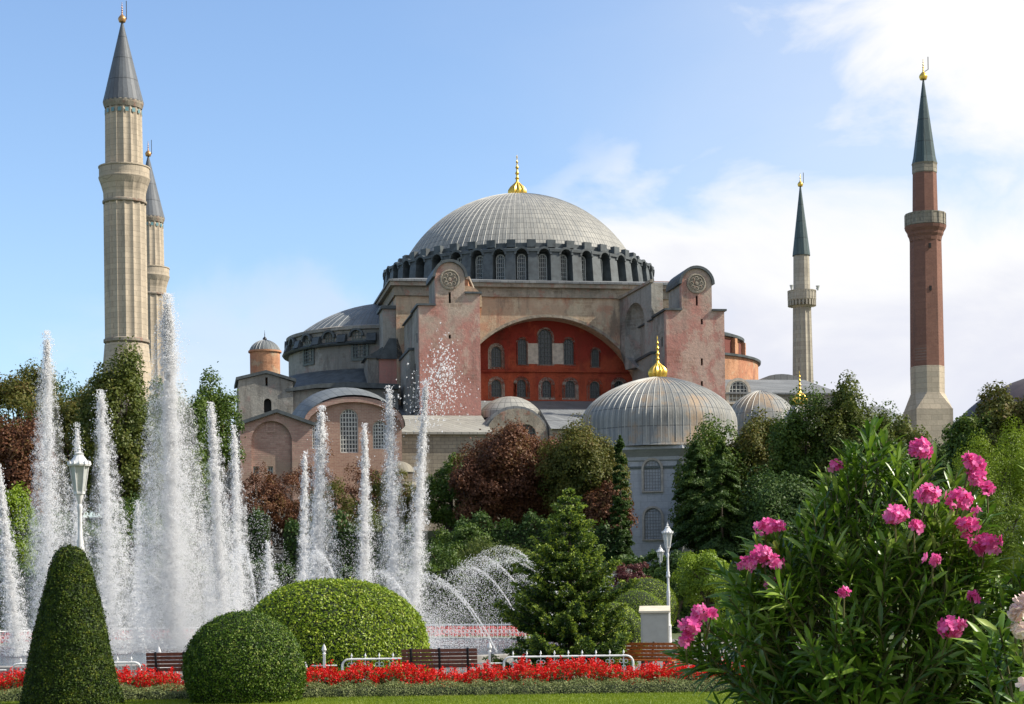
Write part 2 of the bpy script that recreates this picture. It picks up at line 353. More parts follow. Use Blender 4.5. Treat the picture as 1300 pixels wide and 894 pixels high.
M['lattice_mid'] = plain('stone_lattice', (0.26, 0.26, 0.25), 0.8, var=0.2)
M['glass'] = plain('dark_glass', (0.02, 0.028, 0.032), 0.25, var=0.5, sc=2)
M['hole'] = plain('dark_opening', (0.012, 0.012, 0.012), 0.9)
M['gold'] = plain('gilded_copper', (0.72, 0.47, 0.09), 0.36, 1.0, var=0.15, sc=5)
M['copper'] = plain('dull_gilt', (0.45, 0.25, 0.10), 0.4, 0.8)
M['turq'] = plain('turquoise_tile', (0.10, 0.22, 0.24), 0.4)
M['white'] = plain('white_paint', (0.78, 0.78, 0.76), 0.4, var=0.05, sc=8)
M['lampwhite'] = plain('aged_white_paint', (0.58, 0.58, 0.57), 0.45, var=0.12, sc=8)
M['black'] = plain('black_iron', (0.02, 0.02, 0.022), 0.4)
M['wood_backlit'] = plain('backlit_varnished_wood', (0.15, 0.045, 0.022), 0.35, var=0.3, sc=14)  # bench slats seen against the light, their shade put into the colour
M['wood'] = plain('sunlit_varnished_wood', (0.40, 0.13, 0.035), 0.35, var=0.3, sc=14)  # same kind of slats in sun, warm light put into the colour
M['boxgrey'] = plain('grey_metal_paint', (0.36, 0.36, 0.32), 0.5, var=0.08, sc=3)
M['boxtop'] = plain('beige_metal_lid', (0.60, 0.54, 0.40), 0.5, var=0.1, sc=3)
M['lampglass'] = plain('frosted_lamp_glass', (0.42, 0.44, 0.42), 0.25, var=0.1)
M['bark'] = plain('bark', (0.075, 0.055, 0.04), 0.9, var=0.4, sc=5, bmp=0.5)
M['kerb'] = plain('basin_stone', (0.24, 0.23, 0.21), 0.8, var=0.2, sc=3)
M['paving'] = brick('paving', (0.22, 0.20, 0.18), (0.19, 0.18, 0.165), (0.18, 0.17, 0.16), bw=0.6, bh=0.6, mort=0.01, streak=0)
# foliage
M['yew'] = leafmat('yew_leaves', [(0.007, 0.016, 0.003), (0.022, 0.045, 0.006), (0.06, 0.095, 0.011), (0.17, 0.18, 0.02)], 0.10, 0.55, 6, 0.15)
M['box'] = leafmat('box_leaves', [(0.035, 0.08, 0.006), (0.13, 0.21, 0.010), (0.25, 0.34, 0.018), (0.48, 0.50, 0.10)], 0.22, 0.45, 5, .25)
M['boxdark'] = leafmat('ball_box_leaves', [(0.008, 0.024, 0.003), (0.032, 0.075, 0.006), (0.10, 0.17, 0.012), (0.32, 0.35, 0.10)], 0.15, 0.5, 6.0, .2)
M['chest_brown'] = leafmat('russet_leaves', [(0.055, 0.022, 0.011), (0.105, 0.04, 0.019), (0.155, 0.065, 0.028), (0.17, 0.13, 0.035)], 0.25, 0.6)
M['chest_mix'] = leafmat('turning_leaves', [(0.035, 0.055, 0.010), (0.075, 0.092, 0.013), (0.13, 0.125, 0.02), (0.15, 0.075, 0.02)], 0.3, 0.6)
M['green'] = leafmat('green_leaves', [(0.028, 0.055, 0.008), (0.055, 0.105, 0.012), (0.10, 0.155, 0.018), (0.16, 0.19, 0.03)], 0.3, 0.55)
M['darkgreen'] = leafmat('dark_green_leaves', [(0.018, 0.043, 0.010), (0.038, 0.080, 0.014), (0.065, 0.115, 0.02), (0.11, 0.155, 0.028)], 0.25, 0.55)
M['olive'] = leafmat('olive_green_leaves', [(0.035, 0.06, 0.01), (0.075, 0.105, 0.015), (0.12, 0.145, 0.022), (0.16, 0.13, 0.03)], 0.3, 0.55)
M['lime'] = leafmat('lime_leaves', [(0.07, 0.13, 0.010), (0.14, 0.22, 0.015), (0.22, 0.31, 0.02), (0.30, 0.36, 0.04)], 0.35, 0.5)
M['purple'] = leafmat('purple_leaves', [(0.06, 0.018, 0.02), (0.12, 0.035, 0.035), (0.18, 0.07, 0.05)], 0.3, 0.5)
M['spruce'] = leafmat('spruce_needles', [(0.012, 0.035, 0.012), (0.03, 0.075, 0.018), (0.09, 0.15, 0.03), (0.24, 0.30, 0.045)], 0.25, 0.45, 2.2)
M['spruce_tip'] = leafmat('spruce_bright_needles', [(0.08, 0.14, 0.02), (0.20, 0.28, 0.03), (0.42, 0.48, 0.06)], 0.3, 0.45, 3)
M['salvia'] = leafmat('red_petals', [(0.38, 0.005, 0.003), (0.68, 0.010, 0.006), (0.85, 0.03, 0.02)], 0.3, 0.5, 3)
M['salvia_leaf'] = leafmat('bed_leaves', [(0.035, 0.06, 0.01), (0.07, 0.11, 0.02), (0.13, 0.15, 0.04)], 0.3, 0.5, 2)
M['santolina'] = leafmat('grey_green_leaves', [(0.07, 0.10, 0.025), (0.20, 0.24, 0.08), (0.44, 0.46, 0.21)], 0.25, 0.6, 7)
M['grassblade'] = leafmat('grass_blades', [(0.11, 0.17, 0.010), (0.19, 0.26, 0.014), (0.29, 0.34, 0.03)], 0.35, 0.5, 0.6)
M['oleander'] = leafmat('oleander_leaves', [(0.02, 0.06, 0.007), (0.065, 0.145, 0.012), (0.17, 0.28, 0.024), (0.46, 0.54, 0.16)], 0.3, 0.33, 3, 0.5)
M['stem'] = plain('green_brown_stems', (0.10, 0.09, 0.035), 0.6)
M['pinkflower'] = leafmat('pink_petals', [(0.68, 0.045, 0.26), (0.83, 0.13, 0.42), (0.90, 0.38, 0.62)], 0.35, 0.5, 6)
M['whiteflower'] = leafmat('white_petals', [(0.70, 0.45, 0.40), (0.80, 0.62, 0.58), (0.84, 0.76, 0.70)], 0.3, 0.5, 6)
M['reddot'] = leafmat('distant_red_flowers', [(0.35, 0.03, 0.02), (0.6, 0.04, 0.04), (0.5, 0.12, 0.12)], 0.2, 0.6, 2)
def solidgreen(name, a, b_, sc=2):
    m, nt, b = newmat(name); f = noise(nt, sc, 8, 0.75)
    L(nt, mixc(nt, mr(nt, f, 0.3, 0.7), a, b_), b.inputs['Base Color']); b.inputs['Roughness'].default_value = 0.9; bump(nt, b, noise(nt, sc * 8, 4, 0.7), 0.8, 0.1); return m
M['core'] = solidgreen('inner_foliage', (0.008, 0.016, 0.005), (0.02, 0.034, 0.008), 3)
M['corebrown'] = solidgreen('inner_brown_foliage', (0.018, 0.012, 0.007), (0.035, 0.02, 0.01), 3)
M['ground'] = solidgreen('park_ground', (0.05, 0.075, 0.02), (0.09, 0.10, 0.035), 0.4)
M['lawn'] = solidgreen('lawn_turf', (0.09, 0.14, 0.010), (0.15, 0.20, 0.015), 0.8)
M['soil'] = solidgreen('bed_soil', (0.03, 0.022, 0.015), (0.06, 0.04, 0.025), 4)
def water_mat():
    m, nt, b = newmat('pool_water'); b.inputs['Base Color'].default_value = (0.05, 0.08, 0.10, 1); b.inputs['Roughness'].default_value = 0.12
    bump(nt, b, noise(nt, 2.2, 5, 0.6, stretch=(1, 1, 1)), 0.6, 0.15); return m
M['water'] = water_mat()
def spray_mat(name, tr, alpha=1.0):
    m, nt, b = newmat(name); b.inputs['Base Color'].default_value = (0.97, 0.97, 0.97, 1); b.inputs['Roughness'].default_value = 0.3
    t = nt.nodes.new('ShaderNodeBsdfTranslucent'); t.inputs[0].default_value = (0.98, 0.98, 0.98, 1)
    mxs = nt.nodes.new('ShaderNodeMixShader'); mxs.inputs[0].default_value = tr; L(nt, b.outputs[0], mxs.inputs[1]); L(nt, t.outputs[0], mxs.inputs[2])
    out = [n for n in nt.nodes if n.type == 'OUTPUT_MATERIAL'][0]; tp = nt.nodes.new('ShaderNodeBsdfTransparent'); m2 = nt.nodes.new('ShaderNodeMixShader'); m2.inputs[0].default_value = 0.42; L(nt, mxs.outputs[0], m2.inputs[1]); L(nt, tp.outputs[0], m2.inputs[2]); L(nt, m2.outputs[0], out.inputs[0]); return m
M['spray'] = spray_mat('white_water_drops', 0.6)

# ------------------------------------------------------------------ ground
def sheet(name, poly, z, mat, **k):
    b = MB(); n = len(poly); b.add([(x, y, z) for x, y in poly], [tuple(range(n))]); return b.build(name, mat, kind='structure', **k)
sheet('ground', [(-2500, -300), (2500, -300), (2500, 4000), (-2500, 4000)], 0, M['ground'])
sheet('lawn', [(-22, -2), (22, -2), (22, 37.75), (-22, 37.75)], 0.02, M['lawn'])
BEDZ = 0.03
PC = Vector((-12.5, 70, 0)); PR = 17.0
def circ(r, n=72, a0=0): return [(PC.x + r * math.cos(a0 + 2 * PI * i / n), PC.y + r * math.sin(a0 + 2 * PI * i / n)) for i in range(n)]
sheet('path', circ(PR + 8.5), 0.012, M['paving'])
basin = empty('fountain_basin', PC, label='large round stone fountain pool ringed by low kerb', cat='fountain')
b = MB(); b.lathe([(PR, 0), (PR, 0.24), (PR + 0.05, 0.27), (PR + 0.45, 0.27), (PR + 0.5, 0.24), (PR + 0.5, 0.0)][::-1], 96); b.build('basin_rim', M['kerb'], basin)
b = MB(); ring = [(PR * math.cos(2 * PI * i / 96), PR * math.sin(2 * PI * i / 96), 0.2) for i in range(96)]; b.add(ring, [tuple(range(96))]); wob = b.build('water', M['water'])
wob.location = PC; tag(wob, kind='structure')

# ------------------------------------------------------------------ the great mosque
TH = R(10); CX, CY = 1.5, 250.0
mosque = empty('mosque', (CX, CY, 0), TH, label='huge ancient domed mosque with red arched wall between two pink buttress towers', cat='mosque')
eX = Vector((math.cos(TH), math.sin(TH), 0)); eY = Vector((-math.sin(TH), math.cos(TH), 0))
def loc(px, py, Yl, C=(CX, CY)):
    "local X and height where the pixel ray meets the local plane Y = Yl"
    r = P(px, py, 1.0) - Vector((0, 0, CAMZ)); Cv = Vector((C[0], C[1], 0))
    t = (Yl + Cv.dot(eY)) / r.dot(eY); w = r * t + Vector((0, 0, CAMZ)); q = w - Cv
    return q.dot(eX), w.z
def zz(py, Yl, px=650): return loc(px, py, Yl)[1]
def cap(a, z0, z1, n=14, rmin=0.0):
    H = z1 - z0; Rr = (a * a + H * H) / (2 * H); zc = z1 - Rr; t0 = math.asin(min(1, a / Rr))
    return [(Rr * math.sin(t0 * (1 - i / n)), zc + Rr * math.cos(t0 * (1 - i / n))) for i in range(n)] + [(0, z1)]
def wireproto(name, w, h, nx, nz, bar=0.07, arched=True, frame=0.16, surround=0.0, mat='lattice', hide=False, pane='glass'):
    "window mesh set with origin at sill centre, facing -Y: returns list of (name, mesh-object)"
    r = w / 2; zs = h - r if arched else h
    b = MB()
    out = arch(0, w, 0, zs) if arched else [(-r, 0), (r, 0), (r, h), (-r, h)]
    inn = arch(0, w - 2 * frame, frame, zs) if arched else [(-r + frame, frame), (r - frame, frame), (r - frame, h - frame), (-r + frame, h - frame)]
    b.panel(out, [inn], (0, 0, 0), (1, 0, 0), (0, -1, 0), 0.14)
    for i in range(1, nx):
        x = -r + w * i / nx; top = zs + math.sqrt(max(0, (r - frame * .5) ** 2 - x * x)) if arched else h - frame * .5
        b.box(x - bar / 2, x + bar / 2, 0.02, 0.12, frame * 0.5, top)
    for i in range(1, nz):
        z = h * i / nz; hw = r - frame * .5 if z < zs or not arched else math.sqrt(max(0, (r - frame * .5) ** 2 - (z - zs) ** 2))
        b.box(-hw, hw, 0.03, 0.11, z - bar / 2, z + bar / 2)
    p = MB(); o2 = arch(0, w - .02, 0.01, zs) if arched else out
    p.add([(x, 0.16, z) for x, z in o2], [tuple(range(len(o2)))])
    sr = None
    if surround:
        s = MB(); big = arch(0, w + 2 * surround, -surround * .6, zs) if arched else [(-r - surround, -surround), (r + surround, -surround), (r + surround, h + surround), (-r - surround, h + surround)]
        s.panel(big, [out], (0, 0.0, 0), (1, 0, 0), (0, -1, 0), 0.3)
        sr = s
    return b, p, sr, mat, pane
WC = {}
def put_window(key, spec, parent, X_, Y_, z, rz=0.0, off=0.0, **k):
    "first call builds, later calls copy; window > pane, surround"
    if key not in WC:
        b, p, sr, mat, pane = spec
        w = b.build('window', M[mat], parent); p.build('pane', M[pane], w)
        if sr: sr.build('surround', M['window_stone'], w).location = (0, -0.30 if key.startswith('tym') else -.12, 0)
        WC[key] = w
    else:
        w = copy_tree(WC[key], parent)
    w.location = (X_, Y_, z); w.rotation_euler = (0, 0, rz); return w

ZB = zz(358, -20)           # top of the square block under the dome
YT = -17.4                  # red tympanum plane
ARC_R, ARC_Z = 12.5, zz(403, -20, 697) - 12.5
ZR = zz(509, YT)            # foot of the red wall
# solid body
b = MB(); b.box(-19, 19, -16.9, 19, 0, ZB - 1.9); b.build('body', M['grey'], mosque)
# arch wall
b = MB()
def arcpts(r, x0, x1, n=28):
    a0 = math.acos(x1 / r); a1 = math.acos(x0 / r); return [(r * math.cos(a0 + (a1 - a0) * i / n), ARC_Z + r * math.sin(a0 + (a1 - a0) * i / n)) for i in range(n + 1)]
ap = arcpts(ARC_R, -11.6, 11.6)
outer = [(11.6, 15), (19, 15), (19, ZB - 1.9), (-19, ZB - 1.9), (-19, 15), (-11.6, 15)] + ap[::-1]
b.panel(outer, [], (0, -20, 0), (1, 0, 0), (0, -1, 0), 3.05); b.build('arch_wall', M['peach'], mosque)
# thin moulding along the arch
b = MB(); o1 = arcpts(ARC_R + 0.35, -9.6, 9.15); i1 = arcpts(ARC_R + 0.0, -9.6, 9.15)
b.panel(o1 + i1[::-1], [], (0, -20.12, 0), (1, 0, 0), (0, -1, 0), 0.5); b.build('arch_moulding', M['cornice'], mosque)
# cornice and skirt
for (dz0, dz1, pr, mt, nm) in ((-1.9, -0.75, 0.25, 'cornice', 'cornice'), (-0.75, -0.25, 0.75, 'cornice', 'cornice'), (-0.25, 0.0, 0.95, 'lead_flat', 'roof_edge')):
    b = MB(); b.box(-19 - pr, 19 + pr, -20 - pr, 19 + pr, ZB + dz0, ZB + dz1); b.build(nm, M[mt], mosque)
b = MB()
q = 19.9
b.add([(-q, -20.9, ZB), (q, -20.9, ZB), (q, q, ZB), (-q, q, ZB), (-16, -16, ZB + 1.0), (16, -16, ZB + 1.0), (16, 16, ZB + 1.0), (-16, 16, ZB + 1.0)], [(0, 1, 5, 4), (1, 2, 6, 5), (2, 3, 7, 6), (3, 0, 4, 7), (4, 5, 6, 7)])
b.build('skirt_roof', M['lead_flat'], mosque)
# red tympanum with its windows
up = [(630, 440, 466, 13), (663, 430, 463, 12), (692, 418, 463, 18), (722, 430, 463, 13), (756, 443, 466, 10)]
lo = [(630, 482, 504, 13), (662, 482, 504, 12), (694, 483, 505, 12), (724, 483, 505, 13), (755, 484, 506, 13), (786, 483, 505, 13)]
b = MB(); holes = []; wins = []
for (px, y0, y1, w) in up + lo:
    xc, z1 = loc(px, y0, YT); _, z0 = loc(px, y1, YT); ww = w / F * 233; wins.append((xc, z0, z1 - z0, ww, (px, y0) in [(a[0], a[1]) for a in lo]))
    holes.append(arch(xc, ww, z0, z1 - ww / 2, 8))
ap2 = arcpts(ARC_R + 0.4, -11.8, 11.8)
b.panel([(11.8, ZR - 2)] + ap2 + [(-11.8, ZR - 2)], holes, (0, YT, 0), (1, 0, 0), (0, -1, 0), 0.45); b.build('red_wall', M['red'], mosque)
for i, (xc, z0, h, w, low) in enumerate(wins):
    put_window('tym%d' % i if not low else 'tymlow', wireproto('w', w, h, 4 if low else 4, max(4, int(h / 0.55)), 0.05, surround=0.42 if (low or i in (0,)) else 0.22, mat='lattice_dark', frame=0.1), mosque, xc, YT + 0.3, z0)
for (p0, p1) in ((670, 683), (701, 715)):
    x0, z1 = loc(p0, 436, YT); x1, _ = loc(p1, 436, YT); z0 = zz(462, YT)
    b = MB(); b.box(x0, x1, YT - 0.05, YT + 0.05, z0, z1); b.build('stone_panel', M['window_stone'], mosque)
b = MB(); b.box(-11.3, 11.3, YT - .25, YT + .1, zz(472.5, YT), zz(471, YT)); b.build('string_course', M['red'], mosque)
# roof sloping from the red wall
ZG = 21.6
b = MB(); b.prism([(-15.5, ZR - .1), (YT + .3, ZR + .05), (YT - 1, ZR - .15), (-25, ZR - 2.2), (-36, ZG), (-36, ZG - .5), (-15.5, ZG - .5)], -11.15, 11.15, 'x'); b.build('gallery_roof', M['lead_flat'], mosque)
b = MB(); b.box(-44, 44, -36, 30, 0, ZG - .5); b.build('aisle_wall', M['stone_grey'], mosque)
b = MB(); b.prism([(-36.6, ZG - .6), (-19.1, 26.2), (-19.1, ZG - .6)], -31, -18.2, 'x'); b.build('aisle_roof', M['lead_flat'], mosque)
b = MB(); b.prism([(-36.6, ZG - .6), (-19.1, 26.2), (-19.1, ZG - .6)], 18.2, 44, 'x'); b.build('aisle_roof', M['lead_flat'], mosque)

# niche wedges and buttress towers
ZW = zz(373, -25, 800)
def wedge(sg):
    b = MB(); A = Vector((9.2 * sg, -20.02, 0)); B = Vector((11.25 * sg, -28, 0)); u = (B - A); ln = u.length; u.normalize()
    nrm = Vector((-u.y, u.x, 0)); nrm = nrm if nrm.x * sg < 0 else -nrm
    za = ARC_Z + math.sqrt(ARC_R ** 2 - 9.2 ** 2) - .1; zb = ARC_Z + math.sqrt(ARC_R ** 2 - 11.25 ** 2) - 1.5
    nic = arch(ln * .47, ln * .62, zz(466, -24, 800), zz(384, -24, 800) - ln * .31, 10)
    b.panel([(0, za), (ln * .5, (za + zb) / 2 - .3), (ln, zb), (ln, ZW + .9), (0, ZW)], [nic], A, u, nrm, 1.6)
    # niche lining
    w = ln * .31; c = ln * .47; zt = nic[2][1]; vs = []; fs = []; K = 8
    o = A + u * c - nrm * 0.05
    for iz, z in enumerate((nic[0][1], zt)):
        for k in range(K + 1):
            a = PI * k / K; vs.append(o + u * (w * math.cos(a)) - nrm * (1.5 * math.sin(a)) + Vector((0, 0, z)))
    for k in range(K): fs.append((k, k + 1, K + 1 + k + 1, K + 1 + k))
    base = len(vs)
    for j in range(1, 6):
        e = PI / 2 * j / 5
        for k in range(K + 1):
            a = PI * k / K; vs.append(o + u * (w * math.cos(a) * math.cos(e)) - nrm * (1.5 * math.sin(a) * math.cos(e)) + Vector((0, 0, zt + w * math.sin(e))))
    prev = K + 1
    for j in range(5):
        cur = base + j * (K + 1)
        for k in range(K): fs.append((prev + k, prev + k + 1, cur + k + 1, cur + k))
        prev = cur
    b.add(vs, fs)
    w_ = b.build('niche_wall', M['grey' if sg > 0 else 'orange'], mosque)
    b = MB(); b.prism([(9.2 * sg, -20.05), (11.25 * sg, -28), (11.4 * sg, -28), (11.4 * sg, -20.05)], ZW - .1, ZW + .9); 
    vs = [(8.9 * sg, -20.4, ZW), (11.1 * sg, -28.2, ZW + .9), (11.5 * sg, -28.2, ZW + .9), (11.5 * sg, -20.4, ZW)]
    b = MB(); b.add(vs + [(x, y, z + .35) for x, y, z in vs], [(0, 1, 2, 3), (4, 7, 6, 5), (0, 4, 5, 1), (1, 5, 6, 2), (2, 6, 7, 3), (3, 7, 4, 0)])
    b.build('niche_cornice', M['cornice'], w_)
wedge(1); wedge(-1)

def buttress(sg):
    cpx, cpy, hw = (571, 333, 18.5) if sg < 0 else (884, 341, 20)
    xc, zt = loc(cpx, cpy, -35); r = hw / F * 216
    x0, x1 = (-18.1, -11.0) if sg < 0 else (11.2, 18.3)
    zl = zz(388 if sg < 0 else 394, -35, cpx - 30); zr = zz(373 if sg < 0 else 395, -35, cpx + 30)
    prof = [(x0, 14), (x1, 14), (x1, zr), (xc + r, zr)] + [(xc + r * math.cos(PI * i / 14), zt - r + r * math.sin(PI * i / 14)) for i in range(15)] + [(xc - r, zl), (x0, zl)]
    slits = []
    sp = ((571, 371, 385), (571, 425, 430)) if sg < 0 else ((884.5, 375.5, 388), (891, 405, 412), (891, 455, 464), (891, 484, 492))
    for (px, a, c) in sp:
        sxx, z1 = loc(px, a, -35); _, z0 = loc(px, c, -35); slits.append([(sxx - .13, z0), (sxx + .13, z0), (sxx + .13, z1), (sxx - .13, z1)])
    b = MB(); b.panel(prof, slits, (0, -35, 0), (1, 0, 0), (0, -1, 0), 0.9)
    t = b.build('buttress_tower', M['pink'], mosque)
    b = MB()
    b.prism([(x0 + .02, 14), (x1 - .02, 14), (x1 - .02, zr - .05), (xc + r - .02, zr - .05)] + [(xc + (r - .02) * math.cos(PI * i / 14), zt - .02 - r + r * math.sin(PI * i / 14)) for i in range(15)] + [(xc - r + .02, zl - .05), (x0 + .02, zl - .05)], -34.09, -29, 'y')
    b.prism([(x0 + .02, 14), (x1 - .02, 14), (x1 - .02, min(zr, zl) - .2), (x0 + .02, min(zl, zr) - .2)], -28.99, -20.05, 'y')
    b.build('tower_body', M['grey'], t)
    # plinth steps on the west face
    b = MB(); b.box(x0 - .5, x0 - .01, -30, -20.06, 14, zl - 4.5); b.box(x0 - .25, x0 - .005, -34, -30.01, 14, zl - 12); b.build('side_buttress', M['grey'], t)
    b = MB(); b.box(x0 - .7, x0 - .0, -30.2, -20.1, zl - 4.49, zl - 4.2); b.box(x0 - .4, x0 + .0, -34.2, -30.21, zl - 11.99, zl - 11.7); b.build('ledge', M['lead_dark'], t)
    # lead caps
    b = MB(); ro, ri = r + .32, r + .01
    pr = [(xc + ro * math.cos(PI * i / 16), zt - r + ro * math.sin(PI * i / 16)) for i in range(17)] + [(xc + ri * math.cos(PI * i / 16), zt - r + ri * math.sin(PI * i / 16)) for i in range(16, -1, -1)]
    n = 17
    for i in range(16):
        b.prism([pr[i], pr[i + 1], pr[2 * n - 2 - i], pr[2 * n - 1 - i]], -35.3, -28.9, 'y')
    b.box(x0 - .25, xc - r, -35.25, -28.9, zl, zl + .22); b.box(xc + r, x1 + .25, -35.25, -28.9, zr, zr + .22)
    zm = min(zl, zr)
    b.prism([(x0 - .25, zm - .2), (x1 + .2, zm - .2), (x1 + .2, zm - .05), ((x0 + x1) / 2, zm + .8), (x0 - .25, zm - .05)], -28.9, -20.1, 'y')
    b.build('lead_cap', M['lead_dark'], t)
    # rosette
    rx, rz_ = loc(cpx, 355 if sg < 0 else 360, -35); b = MB()
    Mx = Matrix.Translation((rx, -35.0, rz_)) @ Matrix.Rotation(PI / 2, 4, 'X')
    b.lathe([(1.18, 0), (1.18, .16), (1.0, .2), (.96, .08), (0, .08)], 28, M=Mx)
    for k in range(8):
        a = k * PI / 4; b.lathe([(.25, .08), (.25, .16), (.16, .18), (.14, .09)], 12, c=(.6 * math.cos(a), .6 * math.sin(a), 0), M=Mx)
    b.lathe([(.22, .08), (.22, .2), (0, .22)], 12, M=Mx); b.build('rosette', M['cornice'], t)
    b = MB(); b.box(x0 + .5, x1 - .5, -34.3, -34.08, 15, zt - 3); 
    b = MB()
    for s_ in slits:
        b.box(s_[0][0] - .1, s_[1][0] + .1, -34.2, -34.1, s_[0][1] - .1, s_[2][1] + .1)
    b.build('slit_opening', M['hole'], t)
    # openings on the west face
    b = MB()
    for (yy, z0, h) in ((-33, zl - 4, 1.1), (-31, zl - 7, .8), (-33, zl - 10.5, .8), (-32, zl - 17, .8)):
        b.box(x0 - .03, x0 + .1, yy - .15, yy + .15, z0, z0 + h)
    b.build('slit_opening', M['hole'], t)
    return xc, zt
buttress(-1); buttress(1)
# curved lead-capped shoulder on the east side of the left tower
b = MB(); cx0, cz0 = loc(592, 378, -33); Rr = 20 / F * 215
pts = [(cx0 - .2 + Rr * 1.05 * math.sin(PI / 2 * i / 8), cz0 - .3 + Rr * .85 * math.cos(PI / 2 * i / 8)) for i in range(9)]
b.prism([(cx0 - 1, cz0 - 1.2)] + [(cx0 - 1, pts[0][1])] + pts + [(pts[-1][0], cz0 - 1.2)], -33.8, -29.5, 'y'); b.build('curved_shoulder', M['peach'], mosque)
b = MB()
pl = [(cx0 + 1.72, cz0 - 1.2), (cx0 + 1.45, cz0 - 3), (cx0 + 1.2, cz0 - 6.4)]
b.prism([(-11.05, cz0 - 1.2), (pl[0][0], cz0 - 1.2), (pl[0][0] - .25, cz0 - 3), (-10.9, cz0 - 6.5), (-11.05, cz0 - 6.5)], -33.5, -31, 'y'); b.build('lit_face_strip', M['orange'], mosque)  # strip for the tower's sunlit east face, light put into the orange

def ribs(parent, prof, n, t, c=(0, 0, 0), mat='seam', a0=0.0, a1=2 * PI, skip=0):
    b = MB()
    for k in range(n):
        a = a0 + (a1 - a0) * (k + .5) / n; w = t
        pr = [p for i, p in enumerate(prof) if p[0] > 1.2 * t * n / 6.28]
        vs = []
        for r_, z_ in pr:
            for (du, dr) in ((-w, -.02), (0, w * .9), (w, -.02)):
                rr = r_ + dr * .7; x, y = rr * math.cos(a) - du * math.sin(a), rr * math.sin(a) + du * math.cos(a); vs.append((c[0] + x, c[1] + y, c[2] + z_ + (dr if dr > 0 else 0)))
        fs = []
        for i in range(len(pr) - 1):
            q_ = i * 3; fs += [(q_, q_ + 1, q_ + 4, q_ + 3), (q_ + 1, q_ + 2, q_ + 5, q_ + 4)]
        b.add(vs, fs)
    return b.build('lead_seams', M[mat], parent)
# drum and main dome
ZD = ZB + .5; ZWN = zz(318, -18.5, 655)   # underside of hoods
NB = 40
drum = MB(); drum.lathe([(16.6, ZD - 3), (16.6, ZWN + .1), (17.0, ZWN + .2), (17.0, ZWN + .55), (15.9, ZWN + 1.0), (15.9, ZWN + 1.5), (15.2, ZWN + 1.7), (14.5, ZWN + 1.7)], 120)
drum = drum.build('drum', M['lead_dark'], mosque)
for k in range(NB):
    a = (k + .5) * 2 * PI / NB; Mk = Matrix.Rotation(a, 4, 'Z')
    b = MB(); w = .62
    b.add([(16.4, -w - .08, ZD - 2.6), (18.9, -w - .08, ZD - 2.6), (18.9, w + .08, ZD - 2.6), (16.4, w + .08, ZD - 2.6), (16.4, -w, ZWN), (18.15, -w, ZWN), (18.15, w, ZWN), (16.4, w, ZWN)],
          [(3, 2, 1, 0), (4, 5, 6, 7), (0, 1, 5, 4), (1, 2, 6, 5), (2, 3, 7, 6), (3, 0, 4, 7)], Mk)
    b.box(16.3, 18.35, -w - .12, w + .12, ZWN + .001, ZWN + .35, Mk)
    b.box(15.85, 16.5, -.55, .55, ZWN + .9, ZWN + 1.85, Mk); b.build('drum_pier', M['lead_drum'] if 'lead_drum' in M else M['lead_dark'], drum)
for k in range(NB):
    a = k * 2 * PI / NB; Mk = Matrix.Rotation(a + PI / 2, 4, 'Z')
    b = MB(); K = 8; ro, ri = .98, .72
    for i in range(K):
        a0, a1 = PI * i / K, PI * (i + 1) / K
        b.prism([(ri * math.cos(a0), ri * math.sin(a0)), (ro * math.cos(a0), ro * math.sin(a0)), (ro * math.cos(a1), ro * math.sin(a1)), (ri * math.cos(a1), ri * math.sin(a1))], -18.3, -16.8, 'y', Matrix.Rotation(a + PI / 2, 4, 'Z') @ Matrix.Translation((0, 0, ZWN - .35)))
    b.build('drum_hood', M['lead_dark'], drum)
wsp = wireproto('w', 1.15, ZWN - ZD - .35, 4, 6, .06, frame=.12, mat='lattice')
for k in range(NB):
    a = k * 2 * PI / NB
    put_window('drum', wsp, drum, 17.0 * math.cos(a), 17.0 * math.sin(a), ZD + .25, a + PI / 2)
ZTOP = zz(249, 0, 656)
b = MB(); b.lathe(cap(15.7, ZWN + 1.2, ZTOP, 22), 120, nu=100); dome = b.build('dome', M['lead'], mosque, smooth=True); ribs(dome, cap(15.7, ZWN + 1.2, ZTOP, 22), 100, .035)
def finial(parent, z, s, name='finial', mat='gold', c=(0, 0), n=20, ribs=True):
    pr = [(.0, -.3), (1.0, -.3), (1.15, 0.05), (1.15, .12), (1.3, .5), (1.25, .95), (.95, 1.45), (.55, 1.85), (.3, 2.2), (.22, 2.5), (.42, 2.7), (.22, 2.9), (.18, 3.2), (.40, 3.45), (.2, 3.7), (.14, 4.0), (.33, 4.3), (.14, 4.6), (.1, 4.9), (.24, 5.1), (.08, 5.35), (.05, 5.6), (.14, 5.8), (.0, 6.2)]
    b = MB(); b.lathe([(r * s * (1 if zz_ < 2.1 else .78), zz_ * s) for r, zz_ in pr], n * 2, c=(c[0], c[1], z), rfun=(lambda a, q: 1 + (.11 * math.cos(12 * a) if q < 2 * s else 0)) if ribs else None)
    return b.build(name, M[mat], parent, smooth=True)
finial(dome, ZTOP - .1, .92)

